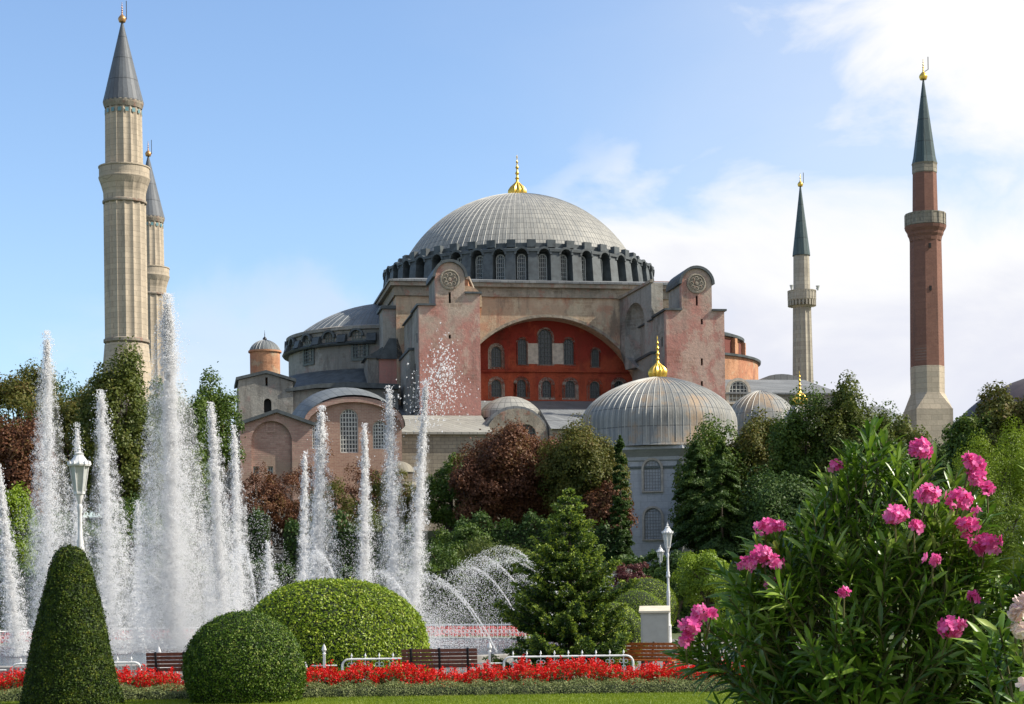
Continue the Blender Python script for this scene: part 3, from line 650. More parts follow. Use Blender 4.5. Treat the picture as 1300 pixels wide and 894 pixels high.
# western half dome with its curved wall
def apse(cx, sg, mat, r0, z_top, z_base, name='half_dome'):
    a0, a1 = (PI / 2, 3 * PI / 2) if sg < 0 else (-PI / 2, PI / 2)
    b = MB(); b.lathe([(r0 + .35, 14), (r0 + .35, z_base - 8.2), (r0, z_base - 7.6), (r0, z_base - .5), (r0 + .3, z_base - .4), (r0 + .3, z_base), (r0 - 1.2, z_base + .35)], 48, c=(cx, 0, 0), a0=a0, a1=a1)
    w = b.build('apse_wall', M[mat], mosque)
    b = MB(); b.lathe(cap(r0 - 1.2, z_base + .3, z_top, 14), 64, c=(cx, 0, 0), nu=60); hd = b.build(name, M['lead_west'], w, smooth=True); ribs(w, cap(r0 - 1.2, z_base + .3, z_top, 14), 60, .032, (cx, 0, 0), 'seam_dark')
    b = MB()
    for k in range(11):
        a = a0 + (k + .5) * PI / 11; Mk = Matrix.Translation((cx, 0, 0)) @ Matrix.Rotation(a + PI / 2, 4, 'Z'); K = 8
        for i in range(K):
            t0, t1 = PI * i / K, PI * (i + 1) / K
            b.prism([(.75 * math.cos(t0), .75 * math.sin(t0)), (1.0 * math.cos(t0), 1.0 * math.sin(t0)), (1.0 * math.cos(t1), 1.0 * math.sin(t1)), (.75 * math.cos(t1), .75 * math.sin(t1))], -r0 - .5, -r0 + .1, 'y', Mk @ Matrix.Translation((0, 0, z_base - 1.3)))
        Mk2 = Matrix.Translation((cx, 0, 0)) @ Matrix.Rotation(a + PI / 11 / 2, 4, 'Z')
        b.add([(r0, -.6, z_base - 2.0), (r0 + .8, -.6, z_base - 2.0), (r0 + .8, .6, z_base - 2.0), (r0, .6, z_base - 2.0), (r0, -.6, z_base - .9), (r0 + .5, -.6, z_base - 1.1), (r0 + .5, .6, z_base - 1.1), (r0, .6, z_base - .9)],
              [(3, 2, 1, 0), (4, 5, 6, 7), (0, 1, 5, 4), (1, 2, 6, 5), (2, 3, 7, 6), (3, 0, 4, 7)], Mk2)
    b.build('window_hoods', M['lead_dark'], w)
    b = MB(); b.lathe([(r0 + .02, z_base - 2.35), (r0 + .7, z_base - 2.35), (r0 + .85, z_base - 2.15), (r0 + .02, z_base - 1.8)], 44, c=(cx, 0, 0), a0=a0 + .25, a1=a1 - .25); b.build('ledge', M['lead_dark'], w)
    sp = wireproto('w', 1.3, 1.6, 3, 4, .07, frame=.1, mat='lattice_dark')
    for k in range(11):
        a = a0 + (k + .5) * PI / 11
        put_window('apse' + mat, sp, w, cx + (r0 + .1) * math.cos(a), (r0 + .1) * math.sin(a), z_base - 2.0, a + PI / 2)
    return w, hd
ZA = zz(425, -4, 357)
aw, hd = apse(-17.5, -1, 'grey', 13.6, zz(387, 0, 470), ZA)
ZE = zz(431, -4, 940)
b = MB(); b.lathe([(13.0, 14), (13.0, ZE - .5)], 40, c=(17.5, 0, 0), a0=-PI / 2, a1=PI / 2); ew = b.build('apse_wall', M['orange'], mosque)
b = MB(); b.lathe([(13.0, ZE - .5), (13.45, ZE - .45), (13.5, ZE - .1), (12.4, ZE + .3)] + cap(12.3, ZE + .3, ZE + 2.6, 8), 48, c=(17.5, 0, 0), a0=-PI / 2, a1=PI / 2); b.build('apse_roof', M['lead_dark'], ew, smooth=True)
for a_ in (-68, -47, -26, -5, 16, 37, 58):
    Mk = Matrix.Translation((17.5, 0, 0)) @ Matrix.Rotation(R(a_), 4, 'Z'); b = MB(); b.box(12.6, 13.04, -.85, .85, ZE - 3.3, ZE - .7, Mk); b.build('painted_recess', M['recess'], ew)  # raised dark panels, shade of the recesses put into their colour
    b = MB(); b.box(12.9, 13.6, .9, 1.5, ZE - 3.6, ZE - .6, Mk); b.build('pilaster', M['orange'], ew)
ZL = zz(461, -6, 960)
b = MB(); b.lathe([(15.3, 14), (15.3, ZL)], 40, c=(17.5, 0, 0), a0=-PI / 2, a1=PI / 2); b.build('lower_apse_wall', M['orange'], mosque)
b = MB(); b.lathe([(15.3, ZL), (15.65, ZL + .02), (15.7, ZL + .3), (13.0, ZL + .75)], 40, c=(17.5, 0, 0), a0=-PI / 2, a1=PI / 2); b.build('lower_apse_roof', M['lead_dark'], mosque)
# tall rectangular window frame on the curved wall
sp = wireproto('w', 2.3, 2.7, 4, 6, .09, arched=False, frame=.3, mat='lattice_dark')
for a in (R(247), R(213)):
    put_window('apsebig', sp, mosque, -17.5 + 13.75 * math.cos(a), 13.75 * math.sin(a), ZA - 4.4, a + PI / 2)
# lower tier of the west side
def rx(px, py, Yl): return loc(px, py, Yl)[0]
zA2 = zz(480, -15, 430)
b = MB(); b.lathe([(17.8, 10), (17.8, zA2 - 1.0)], 40, c=(-18.5, 0, 0), a0=PI * .5, a1=PI * 1.5); b.build('lower_apse_wall', M['grey'], mosque)
b = MB(); b.lathe([(18.3, zA2 - 1.3), (18.4, zA2 - 1.0), (18.0, zA2 - .7), (14, zA2 + 1.3), (13.4, zA2 + 1.5)], 40, c=(-18.5, 0, 0), a0=PI * .5, a1=PI * 1.5, nu=50); b.build('lower_apse_roof', M['lead_dark'], mosque)
# pilasters and steps at the south-west corner of the block
b = MB(); b.box(-20.6, -19.01, -19.5, -15, 14, ZB - 3.5); b.box(-20.0, -19.01, -14.9, -9, 14, ZB - 2.5); b.box(-22.5, -20.61, -18.8, -14, 14, zz(455, -19, 500)); b.build('corner_pier', M['grey'], mosque)
b = MB(); b.box(-20.9, -18.8, -19.8, -14.8, ZB - 3.49, ZB - 3.1); b.prism([(-22.9, zz(455, -19, 500)), (-20.5, zz(440, -19, 500)), (-20.5, zz(455, -19, 500))], -19.1, -13.8, 'y'); b.build('ledge', M['lead_dark'], mosque)
xl_, xr_ = loc(482, 470, -19.6)[0], loc(513, 470, -19.6)[0]; zq0, zq1 = zz(456, -19.6, 495), zz(430, -19.6, 490)
b = MB(); b.box(xl_, xr_, -19.6, -15.5, 10, zq0); b.build('corner_block', M['pink'], mosque)
b = MB(); b.prism([(xl_ - .3, zq0), (xr_, zq0), (xr_ - .8, zq1), (xl_ + 1.2, zq1)], -20.0, -15.5, 'y'); b.build('corner_hood', M['lead_dark'], mosque)
# hood ring of dark lead at the west shoulder
b = MB(); b.lathe([(17.4, ZB - 6), (18.0, ZB - 5), (18.6, ZB - 1.5), (18.0, ZB + .2), (16, ZB + .5)], 20, c=(-1.3, 0, 0), a0=PI * .72, a1=PI * 1.28); b.build('shoulder_roof', M['lead_dark'], mosque)

# west stair block with turret
YB = -24
x0 = rx(303, 500, YB); x1 = rx(372, 500, YB)
zbl = zz(474, YB, 338)
b = MB(); xd, zd0 = loc(340, 524, YB); _, zd1 = loc(340, 506, YB); xs, zs0 = loc(338.5, 490, YB); _, zs1 = loc(338.5, 479, YB)
pk = rx(338, 474, YB)
b.panel([(x0, 8), (x1, 8), (x1, zz(485, YB, 370)), (pk, zbl), (x0, zz(483, YB, 303))], [arch(xd, .9, zd0, zd1 - .45, 8), [(xs - .14, zs0), (xs + .14, zs0), (xs + .14, zs1), (xs - .14, zs1)]], (0, YB, 0), (1, 0, 0), (0, -1, 0), .6)
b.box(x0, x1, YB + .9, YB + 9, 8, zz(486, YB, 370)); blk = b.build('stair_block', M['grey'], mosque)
b = MB(); b.box(x0 + .3, x1 - .3, YB + .6, YB + .9, 9, zz(487, YB, 370)); b.build('dark_doorway', M['hole'], blk)
b = MB(); b.prism([(x0 - .3, zz(483, YB, 303)), (pk, zbl), (x1 + .4, zz(485, YB, 370)), (x1 + .4, zz(485, YB, 370) + .35), (pk, zbl + .35), (x0 - .3, zz(483, YB, 303) + .35)], YB - .3, YB + 9, 'y'); b.build('block_roof', M['lead_dark'], blk)
xt = rx(336.5, 460, -20); rt = 18.5 / F * 230; ztb, ztt = zz(480, -20, 337), zz(449, -20, 337)
b = MB(); b.lathe([(rt, ztb - 1), (rt, ztt), (rt + .2, ztt + .1), (rt + .2, ztt + .3)], 28, c=(xt, -20, 0)); tr = b.build('turret', M['orange'], mosque, smooth=True)
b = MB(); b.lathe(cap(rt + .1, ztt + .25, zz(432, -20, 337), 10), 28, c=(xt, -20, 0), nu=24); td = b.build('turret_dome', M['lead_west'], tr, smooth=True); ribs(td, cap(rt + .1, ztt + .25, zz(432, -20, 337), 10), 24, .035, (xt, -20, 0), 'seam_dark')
finial(td, zz(432, -20, 337), .2, 'turret_finial', 'black', (xt, -20), 8, False)
# lead roofs stepping along the west
b = MB(); b.prism([(rx(362, 500, -23), zz(499, -23, 370)), (rx(362, 500, -23), zz(495, -23, 370)), (rx(400, 480, -23), zz(489, -23, 400)), (rx(440, 480, -23), zz(486.5, -23, 440)), (rx(505, 480, -23), zz(489, -23, 500)), (rx(505, 480, -23), zz(495, -23, 500)), (rx(440, 480, -23), zz(493, -23, 440)), (rx(400, 480, -23), zz(494, -23, 400))], -24.2, -17, 'y'); b.build('step_roof', M['lead_dark'], mosque)
b = MB(); b.box(rx(362, 500, -23), rx(505, 500, -23), -23.4, -17.2, 8, zz(494.5, -23, 420)); wl = b.build('step_wall', M['grey'], mosque)
for px in (375, 390, 423, 463):
    xx, z0 = loc(px, 528, -23.4); z1 = zz(504, -23.4, px); b = MB(); b.add([(x, -23.43, z) for x, z in arch(xx, 1.1 if px != 390 else 1.7, z0, z1 - .6, 8)], [tuple(range(13))[:13]]); b.build('blind_window', M['lead_dark'], wl)

# small lead dome, porch vault and lead-roofed stone wall in front
xq, zq = loc(648, 523, -33); b = MB(); b.lathe([(3.6, zq - .8), (3.6, zq)] + cap(3.6, zq, zz(503, -33, 648), 8), 32, c=(xq, -32.5, 0), nu=26); b.build('small_dome', M['lead'], mosque, smooth=True)
YS = -41.0; xa = rx(510, 548, YS); xb = rx(620, 548, YS); zsw = zz(549, YS, 560)
b = MB(); b.box(xa, xb, YS, -36.01, 0, zsw); sw = b.build('stone_wall', M['stone_grey'], mosque)
b = MB(); b.add([(xa - .4, YS - .5, zsw), (xb + .4, YS - .5, zsw), (xb + .2, -35.2, zz(528, -35, 600)), (xa + .8, -35.2, zz(528, -35, 600)), (xa - .4, YS - .5, zsw - .25), (xb + .4, YS - .5, zsw - .25), (xb + .2, -35.2, zsw - .25), (xa + .8, -35.2, zsw - .25)], [(0, 1, 2, 3), (4, 7, 6, 5), (0, 4, 5, 1), (1, 5, 6, 2), (3, 7, 4, 0)]); b.build('lean_to_roof', M['lead_pale'], mosque)
xv, zv = loc(655, 519, -39); rv = 3.4
b = MB(); b.panel([(xv - 3.6, 8), (xv + 3.6, 8), (xv + 3.6, zv - 3.4)] + [(xv + 3.6 * math.cos(PI * i / 12), zv - 3.4 + 3.4 * math.sin(PI * i / 12)) for i in range(1, 12)] + [(xv - 3.6, zv - 3.4)], [arch(xv - .9, 1.5, zv - 4.5, zv - 2.9, 8), arch(xv + 1.1, 2.2, zv - 5.5, zv - 2.9, 8)], (0, -39.5, 0), (1, 0, 0), (0, -1, 0), .6)
pv = b.build('porch_wall', M['cornice'], mosque)
b = MB(); b.prism([(xv + 3.9 * math.cos(PI * i / 12), zv - 3.4 + 3.75 * math.sin(PI * i / 12)) for i in range(13)], -38.9, -33, 'y'); b.build('porch_vault', M['lead_flat'], pv)
put_window('porch', wireproto('w', 2.2, 3.7, 6, 8, .08, frame=.1, mat='lattice_dark'), mosque, xv + 1.1, -39.2, zv - 5.5)
put_window('porch2', wireproto('w', 1.5, 2.35, 4, 6, .08, frame=.1, mat='lattice_dark'), mosque, xv - .9, -39.2, zv - 4.5)
b = MB(); b.box(xv + 3.7, 30, -40, -36.02, 0, zz(545, -40, 740)); b.build('front_wall', M['stone_grey'], mosque)
b = MB(); b.prism([(-40.5, zz(545, -40, 740)), (-34, zz(520, -34, 740)), (-34, zz(545, -40, 740))], xv + 3.75, 30, 'x'); b.build('front_roof', M['lead_flat'], mosque)
# eastern roofs
ze = zz(500, -30, 950)
b = MB(); b.box(18.8, 36, -31, 0, 10, ze - .2); eb = b.build('east_wall', M['stone_grey'], mosque)
b = MB(); b.prism([(-31.4, ze - .2), (-31.4, ze), (-18, zz(487, -18, 950) + .5), (0, zz(487, -18, 950) + .5), (0, ze - .2)], 18.7, 34, 'x'); b.build('east_roof', M['lead_flat'], eb)
put_window('east', wireproto('w', 2.4, 2.6, 5, 5, .08, frame=.15, surround=.35), mosque, rx(937, 500, -31), -31.1, zz(511, -31, 937))
x8, z8 = loc(990, 476, -5); b = MB(); b.prism([(x8 + 3.6 * math.cos(PI * i / 12), z8 - 1.7 + 1.7 * math.sin(PI * i / 12)) for i in range(13)], -6, 8, 'y'); b.build('east_vault', M['lead_flat'], mosque)
b = MB(); b.box(x8 - 6, x8 + 4.2, -7, 9, 8, z8 - 1.7); b.build('east_block', M['stone_grey'], mosque)
b = MB(); b.box(20, 26, 5, 12, 30, zz(362, 8, 842)); b.build('rear_block', M['orange'], mosque)

# ------------------------------------------------------------------ minarets
def minaret(px, tip, d, prof_px, label, shaftmat, spiremat, sides, flute, base, white=None, antenna=True, proto_scale=None):
    o = P(px, 450, d); rt = empty('minaret', (o.x, d, 0), R(11), label=label, cat='minaret', group='minarets around the mosque')
    k = d / F; Z_ = lambda y: P(px, y, d).z
    return rt, k, Z_
def fl(sides, depth):
    return lambda a, z: 1 - depth * abs(math.sin(a * sides / 2)) 
# south-west fluted minaret (proto) and its twin
rt, k, Z_ = minaret(161, 27, 213, None, 'thick pale fluted stone minaret, the nearer and taller-looking one at far left', 'stone', 'spire', 16, .05, None)
def ring(mb, r0, r1, z0, z1, n=48): mb.lathe([(r0, z0), (r1, z0 + (z1 - z0) * .3), (r1, z1), (r0, z1 + .1)], n)
b = MB(); b.lathe([(33 * k, 0), (33 * k, Z_(500)), (30.5 * k, Z_(470)), (27.5 * k, Z_(438))], 16); b.build('base', M['stone'], rt)
b = MB(); b.lathe([(27 * k, Z_(438)), (26.5 * k, Z_(259))], 128, rfun=fl(16, .07)); b.lathe([(23.8 * k, Z_(228)), (23 * k, Z_(139))], 128, rfun=fl(16, .07)); b.build('shaft', M['stone'], rt)
for (q0, q1, y0, y1) in ((27, 28.8, 437, 432), (26.5, 27.8, 260, 256.5)):
    b = MB(); ring(b, q0 * k, q1 * k, Z_(y0), Z_(y1)); b.build('moulding', M['cornice'], rt)
b = MB(); b.lathe([(26.3 * k, Z_(257)), (26.6 * k, Z_(246)), (29 * k, Z_(237)), (31.5 * k, Z_(230)), (32.2 * k, Z_(228)), (32.2 * k, Z_(226.5)), (31.5 * k, Z_(226)), (31.5 * k, Z_(215)), (32.4 * k, Z_(214.5)), (32.4 * k, Z_(213)), (30.6 * k, Z_(213)), (30.6 * k, Z_(224)), (22 * k, Z_(224))], 64, rfun=lambda a, z: 1 - (.03 * abs(math.sin(a * 8)) if z < Z_(231) else 0)); b.build('balcony', M['stone'], rt)
for i in range(16):
    a = (i + .5) * PI / 8; b = MB(); b.box(23.2 * k, 23.45 * k, -.2, .2, Z_(146.5), Z_(141.5), Matrix.Rotation(a, 4, 'Z')); b.build('glazed_tile', M['turq'], rt)
b = MB(); b.lathe([(23.2 * k, Z_(139)), (25 * k, Z_(134)), (25.5 * k, Z_(131)), (25.2 * k, Z_(130))], 48); b.build('collar', M['cornice'], rt)
b = MB(); b.lathe([(25.6 * k, Z_(131.5)), (25.4 * k, Z_(129.5)), (22.5 * k, Z_(118)), (0.9 * k, Z_(27)), (0, Z_(26))], 24, nu=24); sp = b.build('spire', M['spire'], rt)
finial(sp, Z_(27), .36, 'finial', 'copper', (0, 0), 8, False)
b = MB(); b.tube([(.5, 0, Z_(24)), (.5, 0, Z_(1))], .05, 5); b.tube([(.5, 0, Z_(24)), (0, 0, Z_(26))], .05, 5); b.build('lightning_rod', M['black'], sp)
sw_min = rt
nw = copy_tree(sw_min); p2 = P(191, 400, 277); nw.location = (p2.x, 277, 0); nw['label'] = 'fluted stone minaret half hidden behind the nearest thick one at far left'

rt, k, Z_ = minaret(1177, 100, 213, None, 'red brick minaret with white stone balcony at the far right', 'redbrick', 'spire_green', 8, 0, None)
rt.rotation_euler.z = R(8)
c8 = 1 / math.cos(PI / 8)
def octo(r, z): return (r * c8, z)
b = MB(); b.box(-24 * k, 24 * k, -24 * k, 24 * k, 0, Z_(521)); w = 23.4 * k
b.build('base', M['stone'], rt)
b = MB(); o8 = [(19.6 * k * c8 * math.cos(PI / 8 + i * PI / 4), 19.6 * k * c8 * math.sin(PI / 8 + i * PI / 4)) for i in range(8)]
sq = [(w, w), (w, w), (-w, w), (-w, w), (-w, -w), (-w, -w), (w, -w), (w, -w)]; sq = [(w, w * .42), (w * .42, w), (-w * .42, w), (-w, w * .42), (-w, -w * .42), (-w * .42, -w), (w * .42, -w), (w, -w * .42)]
cor = [(w, w), (-w, w), (-w, -w), (w, -w)]
vs = [(x, y, Z_(500)) for x, y in o8] + [(x, y, Z_(521)) for x, y in cor]
fs = []
for q_ in range(4):
    i, j = 2 * q_, 2 * q_ + 1; fs.append((8 + q_, j, i)); fs.append((8 + q_, 8 + (q_ + 1) % 4, (j + 1) % 8, j))
b.add(vs, fs)
b.lathe([octo(19.6 * k, Z_(501)), octo(19.8 * k, Z_(466))], 8, a0=PI / 8, a1=PI / 8 + 2 * PI); b.build('stone_footing', M['stone'], rt)
b = MB(); b.lathe([octo(19.6 * k, Z_(466)), octo(18.2 * k, Z_(306))], 8, a0=PI / 8, a1=PI / 8 + 2 * PI); b.lathe([octo(14.8 * k, Z_(288)), octo(13.8 * k, Z_(220))], 8, a0=PI / 8, a1=PI / 8 + 2 * PI); b.build('shaft', M['redbrick'], rt)
b = MB(); b.lathe([octo(18.1 * k, Z_(307)), octo(19 * k, Z_(302)), octo(20.5 * k, Z_(299)), octo(21 * k, Z_(296)), octo(23.3 * k, Z_(292)), octo(24.3 * k, Z_(288))], 16); b.build('balcony_bracket', M['redbrick'], rt)
b = MB(); b.lathe([(24.6 * k, Z_(288)), (25.4 * k, Z_(287)), (25.2 * k, Z_(274)), (25.7 * k, Z_(273)), (25.7 * k, Z_(272)), (24.2 * k, Z_(272)), (24.2 * k, Z_(285)), (14 * k, Z_(285))], 16)
for i in range(16):
    a = i * PI / 8; b.box(24.8 * k, 25.9 * k, -.13, .13, Z_(287), Z_(272.5), Matrix.Rotation(a, 4, 'Z'))
b.build('balcony', M['stone_grey'], rt)
b = MB(); b.lathe([octo(13.6 * k, Z_(221)), octo(14.4 * k, Z_(220)), octo(14.4 * k, Z_(210)), octo(15.2 * k, Z_(208))], 8, a0=PI / 8, a1=PI / 8 + 2 * PI); b.build('collar', M['stone_grey'], rt)
b = MB(); b.lathe([(16 * k, Z_(209)), (15.8 * k, Z_(207.5)), (14 * k, Z_(200)), (.8 * k, Z_(100)), (0, Z_(99.5))], 8, a0=PI / 8, a1=PI / 8 + 2 * PI, nu=12); sp = b.build('spire', M['spire_green'], rt)
finial(sp, Z_(100), .37, 'finial', 'gold', (0, 0), 8, False)
b = MB(); b.tube([(.6, 0, Z_(88)), (.6, 0, Z_(72))], .05, 5); b.tube([(.6, 0, Z_(88)), (0, 0, Z_(92))], .04, 5); b.build('lightning_rod', M['black'], sp)
b = MB()
for y in (318, 372): b.box(-.25, -.0, -19.5 * k, -18.2 * k, Z_(y), Z_(y - 6))
b.build('slit_opening', M['hole'], rt)

rt, k, Z_ = minaret(1019, 235, 281, None, 'slender grey stone minaret with green spire, right of the mosque', 'stone', 'spire_green', 12, 0, None)
b = MB(); b.lathe([(14.5 * k, 0), (13.6 * k, Z_(500)), (11.6 * k, Z_(389))], 96, rfun=fl(12, .12)); b.lathe([(10.8 * k, Z_(375)), (10.2 * k, Z_(325))], 12); b.build('shaft', M['stone_cool'], rt)
b = MB(); b.lathe([(11.5 * k, Z_(391)), (13 * k, Z_(389)), (13 * k, Z_(386.5)), (15 * k, Z_(386)), (15 * k, Z_(383)), (17 * k, Z_(382)), (17.6 * k, Z_(381)), (17.6 * k, Z_(371)), (18.2 * k, Z_(370.5)), (18.2 * k, Z_(369.5)), (16.8 * k, Z_(369.5)), (16.8 * k, Z_(379)), (10 * k, Z_(379))], 24)
for i in range(24):
    a = i * PI / 12; Mk = Matrix.Rotation(a, 4, 'Z'); b.box(13 * k, 17.8 * k, -.12, .12, Z_(389), Z_(382), Mk)
    b.box(17 * k, 18 * k, -.09, .09, Z_(381), Z_(370), Mk)
b.build('balcony', M['stone_cool'], rt)
for a in (-2.6, -.5):
    b = MB(); b.box(18.2 * k, 20.2 * k, -.12, .12, Z_(368.6), Z_(367.2), Matrix.Rotation(a, 4, 'Z')); b.lathe([(.1, 0), (.32, .7), (.0, .5)], 8, c=(20.3 * k * math.cos(a), 20.3 * k * math.sin(a), Z_(370))); b.build('loudspeaker', M['lattice'], rt)
b = MB(); b.lathe([(11.4 * k, Z_(325)), (11.2 * k, Z_(323)), (.7 * k, Z_(235)), (0, Z_(234.5))], 12, nu=16); sp = b.build('spire', M['spire_green'], rt)
finial(sp, Z_(236), .33, 'finial', 'gold', (0, 0), 8, False)
b = MB(); b.tube([(.5, 0, Z_(232)), (.5, 0, Z_(219))], .05, 5); b.tube([(.5, 0, Z_(232)), (0, 0, Z_(234))], .04, 5); b.build('lightning_rod', M['black'], sp)

# ------------------------------------------------------------------ tombs on the right
def tomb(px, d, ypk, hwpx, ywide, ybase, label, n=8, fs=.36, windows=True, rz=-0.187, sides=8, mat='lead_turbe'):
    c = P(px, ywide, d); k = d / F; rt = empty('domed_tomb', (c.x, d, 0), rz, label=label, cat='tomb')
    za, zw, zb = P(px, ypk, d).z, P(px, ywide, d).z, P(px, ybase, d).z; r = hwpx * k
    H = za - zw; pr = [(r * 1.02, zb), (r * 1.0, zb + .25), (r, zw)]
    pr += [(r * math.cos(t) ** 1.3 if t < PI / 2 - .01 else 0, zw + H * math.sin(t)) for t in [PI / 2 * i / 16 for i in range(1, 17)]]
    b = MB(); b.lathe(pr, 96, nu=68); dm = b.build('dome', M[mat], rt, smooth=True); ribs(dm, pr[1:-1], 68 if r > 5 else 30, .042 if r > 5 else .035, mat='seam' if mat == 'lead_turbe' else 'lead_maroon') if mat == 'lead_turbe' else None
    g = finial(dm, za, fs)
    rb = r * .86
    b = MB(); b.lathe([(rb, 0), (rb, zb - 1.3), (rb + .15, zb - 1.2), (rb + .2, zb - .9), (r * .98, zb - .45), (r * 1.02, zb - .3), (r * 1.02, zb)], sides, a0=PI / 8, a1=PI / 8 + 2 * PI); wl = b.build('wall', M['marble'], rt)
    if windows:
        ap_ = rb * math.cos(PI / sides)
        s1 = wireproto('w', 1.5, 2.7, 6, 10, .045, frame=.08, surround=.18, mat='lattice_mid')
        b = MB()
        for i in range(sides):
            a = i * 2 * PI / sides + PI / 8 - PI / 8
            for zq_ in (P(px, 628, d).z, P(px, 687, d).z):
                for off in (0,):
                    cx_ = (ap_ + .06) * math.cos(a) - off * math.sin(a); cy_ = (ap_ + .06) * math.sin(a) + off * math.cos(a)
                    put_window('tomb', s1, rt, cx_, cy_, zq_, a + PI / 2)
            Mk = Matrix.Rotation(a, 4, 'Z'); b.box(ap_, ap_ + .12, -ap_ * .41, ap_ * .41, zb - 1.9, zb - 1.7, Mk)
            Mk = Matrix.Rotation(a + PI / 8, 4, 'Z'); b.box(rb - .1, rb + .1, -.15, .15, 0, zb - 1.3, Mk)
        b.build('string_course', M['lattice_dark'], wl)
    return rt
tomb(836, 165, 479, 99, 540, 573, 'white marble octagonal tomb with big ribbed lead dome and gilt finial', fs=.6)
tomb(966, 185, 496, 46, 540, 570, 'smaller lead dome rising from trees just right of the big tomb', fs=.01, windows=False)
tomb(1016, 175, 512, 24, 550, 575, 'tree-hidden tomb of which only the golden finial shows', fs=.5, windows=False)
tomb(1335, 165, 474, 130, 570, 600, 'dark dome half hidden by trees at the right edge', fs=.4, windows=False, mat='lead_maroon')

# ------------------------------------------------------------------ brick buildings on the left
def annex():
    d = 188; C = P(352, 600, d); rt = empty('brick_annex', (C.x, d, 0), TH, label='pink brick gabled building with blind arch and small square windows', cat='building')
    k = d / F; Zp = lambda y: P(350, y, d).z; X_ = lambda px: (px - 352) * k
    out = [(X_(306), 0), (X_(397), 0), (X_(397), Zp(540)), (X_(352), Zp(524)), (X_(306), Zp(540))]
    holes = [arch(X_(345.5), 51 * k, Zp(640), Zp(560), 14)]
    b = MB(); b.panel(out, holes, (0, 0, 0), (1, 0, 0), (0, -1, 0), .35); w = b.build('front_wall', M['annex'], rt)
    inner = [(X_(310), 0), (X_(395), 0), (X_(395), Zp(541)), (X_(352), Zp(525.5)), (X_(310), Zp(541))]
    sq = []
    for (px, y0, y1, ww) in ((325.5, 592, 603, 7), (343.5, 592, 603, 7), (327.5, 628, 647, 15), (327, 655, 672, 15), (364, 657, 672, 13)):
        if y1 < 641: sq.append((X_(px), Zp(y1), ww * k, Zp(y0) - Zp(y1)))
    hs_ = [[(x - w2 / 2, z), (x + w2 / 2, z), (x + w2 / 2, z + h), (x - w2 / 2, z + h)] for x, z, w2, h in sq]
    b = MB(); b.panel(inner, hs_, (0, .36, 0), (1, 0, 0), (0, -1, 0), .4); b.box(X_(306), X_(397), .8, 14, 0, Zp(541)); b.build('recessed_wall', M['annex'], w)
    for i, (x, z, w2, h) in enumerate(sq):
        put_window('annexs', wireproto('w', w2, h, 2, 2, .06, arched=False, frame=.1, surround=.12), rt, x, .55, z)
    for (px, y0, y1, ww) in ((327.5, 628, 647, 15), (327, 657, 672, 15), (364, 657, 672, 15)):
        put_window('annexb', wireproto('w', 15 * k, 19 * k, 5, 6, .09, arched=False, frame=.12, surround=.2), rt, X_(px), -.05, Zp(y1))
    put_window('annexc', wireproto('w', 12 * k, 16 * k, 2, 2, .1, arched=False, frame=.2, mat='annex', pane='annex'), rt, X_(344.5), .3, Zp(549))
    b = MB(); e = .35
    b.prism([(X_(303), Zp(541)), (X_(352), Zp(524)), (X_(400), Zp(541)), (X_(400), Zp(541) + e), (X_(352), Zp(524) + e), (X_(303), Zp(541) + e)], -.4, 14, 'y'); b.build('roof', M['lead_dark'], rt)
    b = MB(); b.box(X_(309), X_(395), -.2, .3, Zp(676), Zp(673)); b.build('string_course', M['window_stone'], rt)
annex()
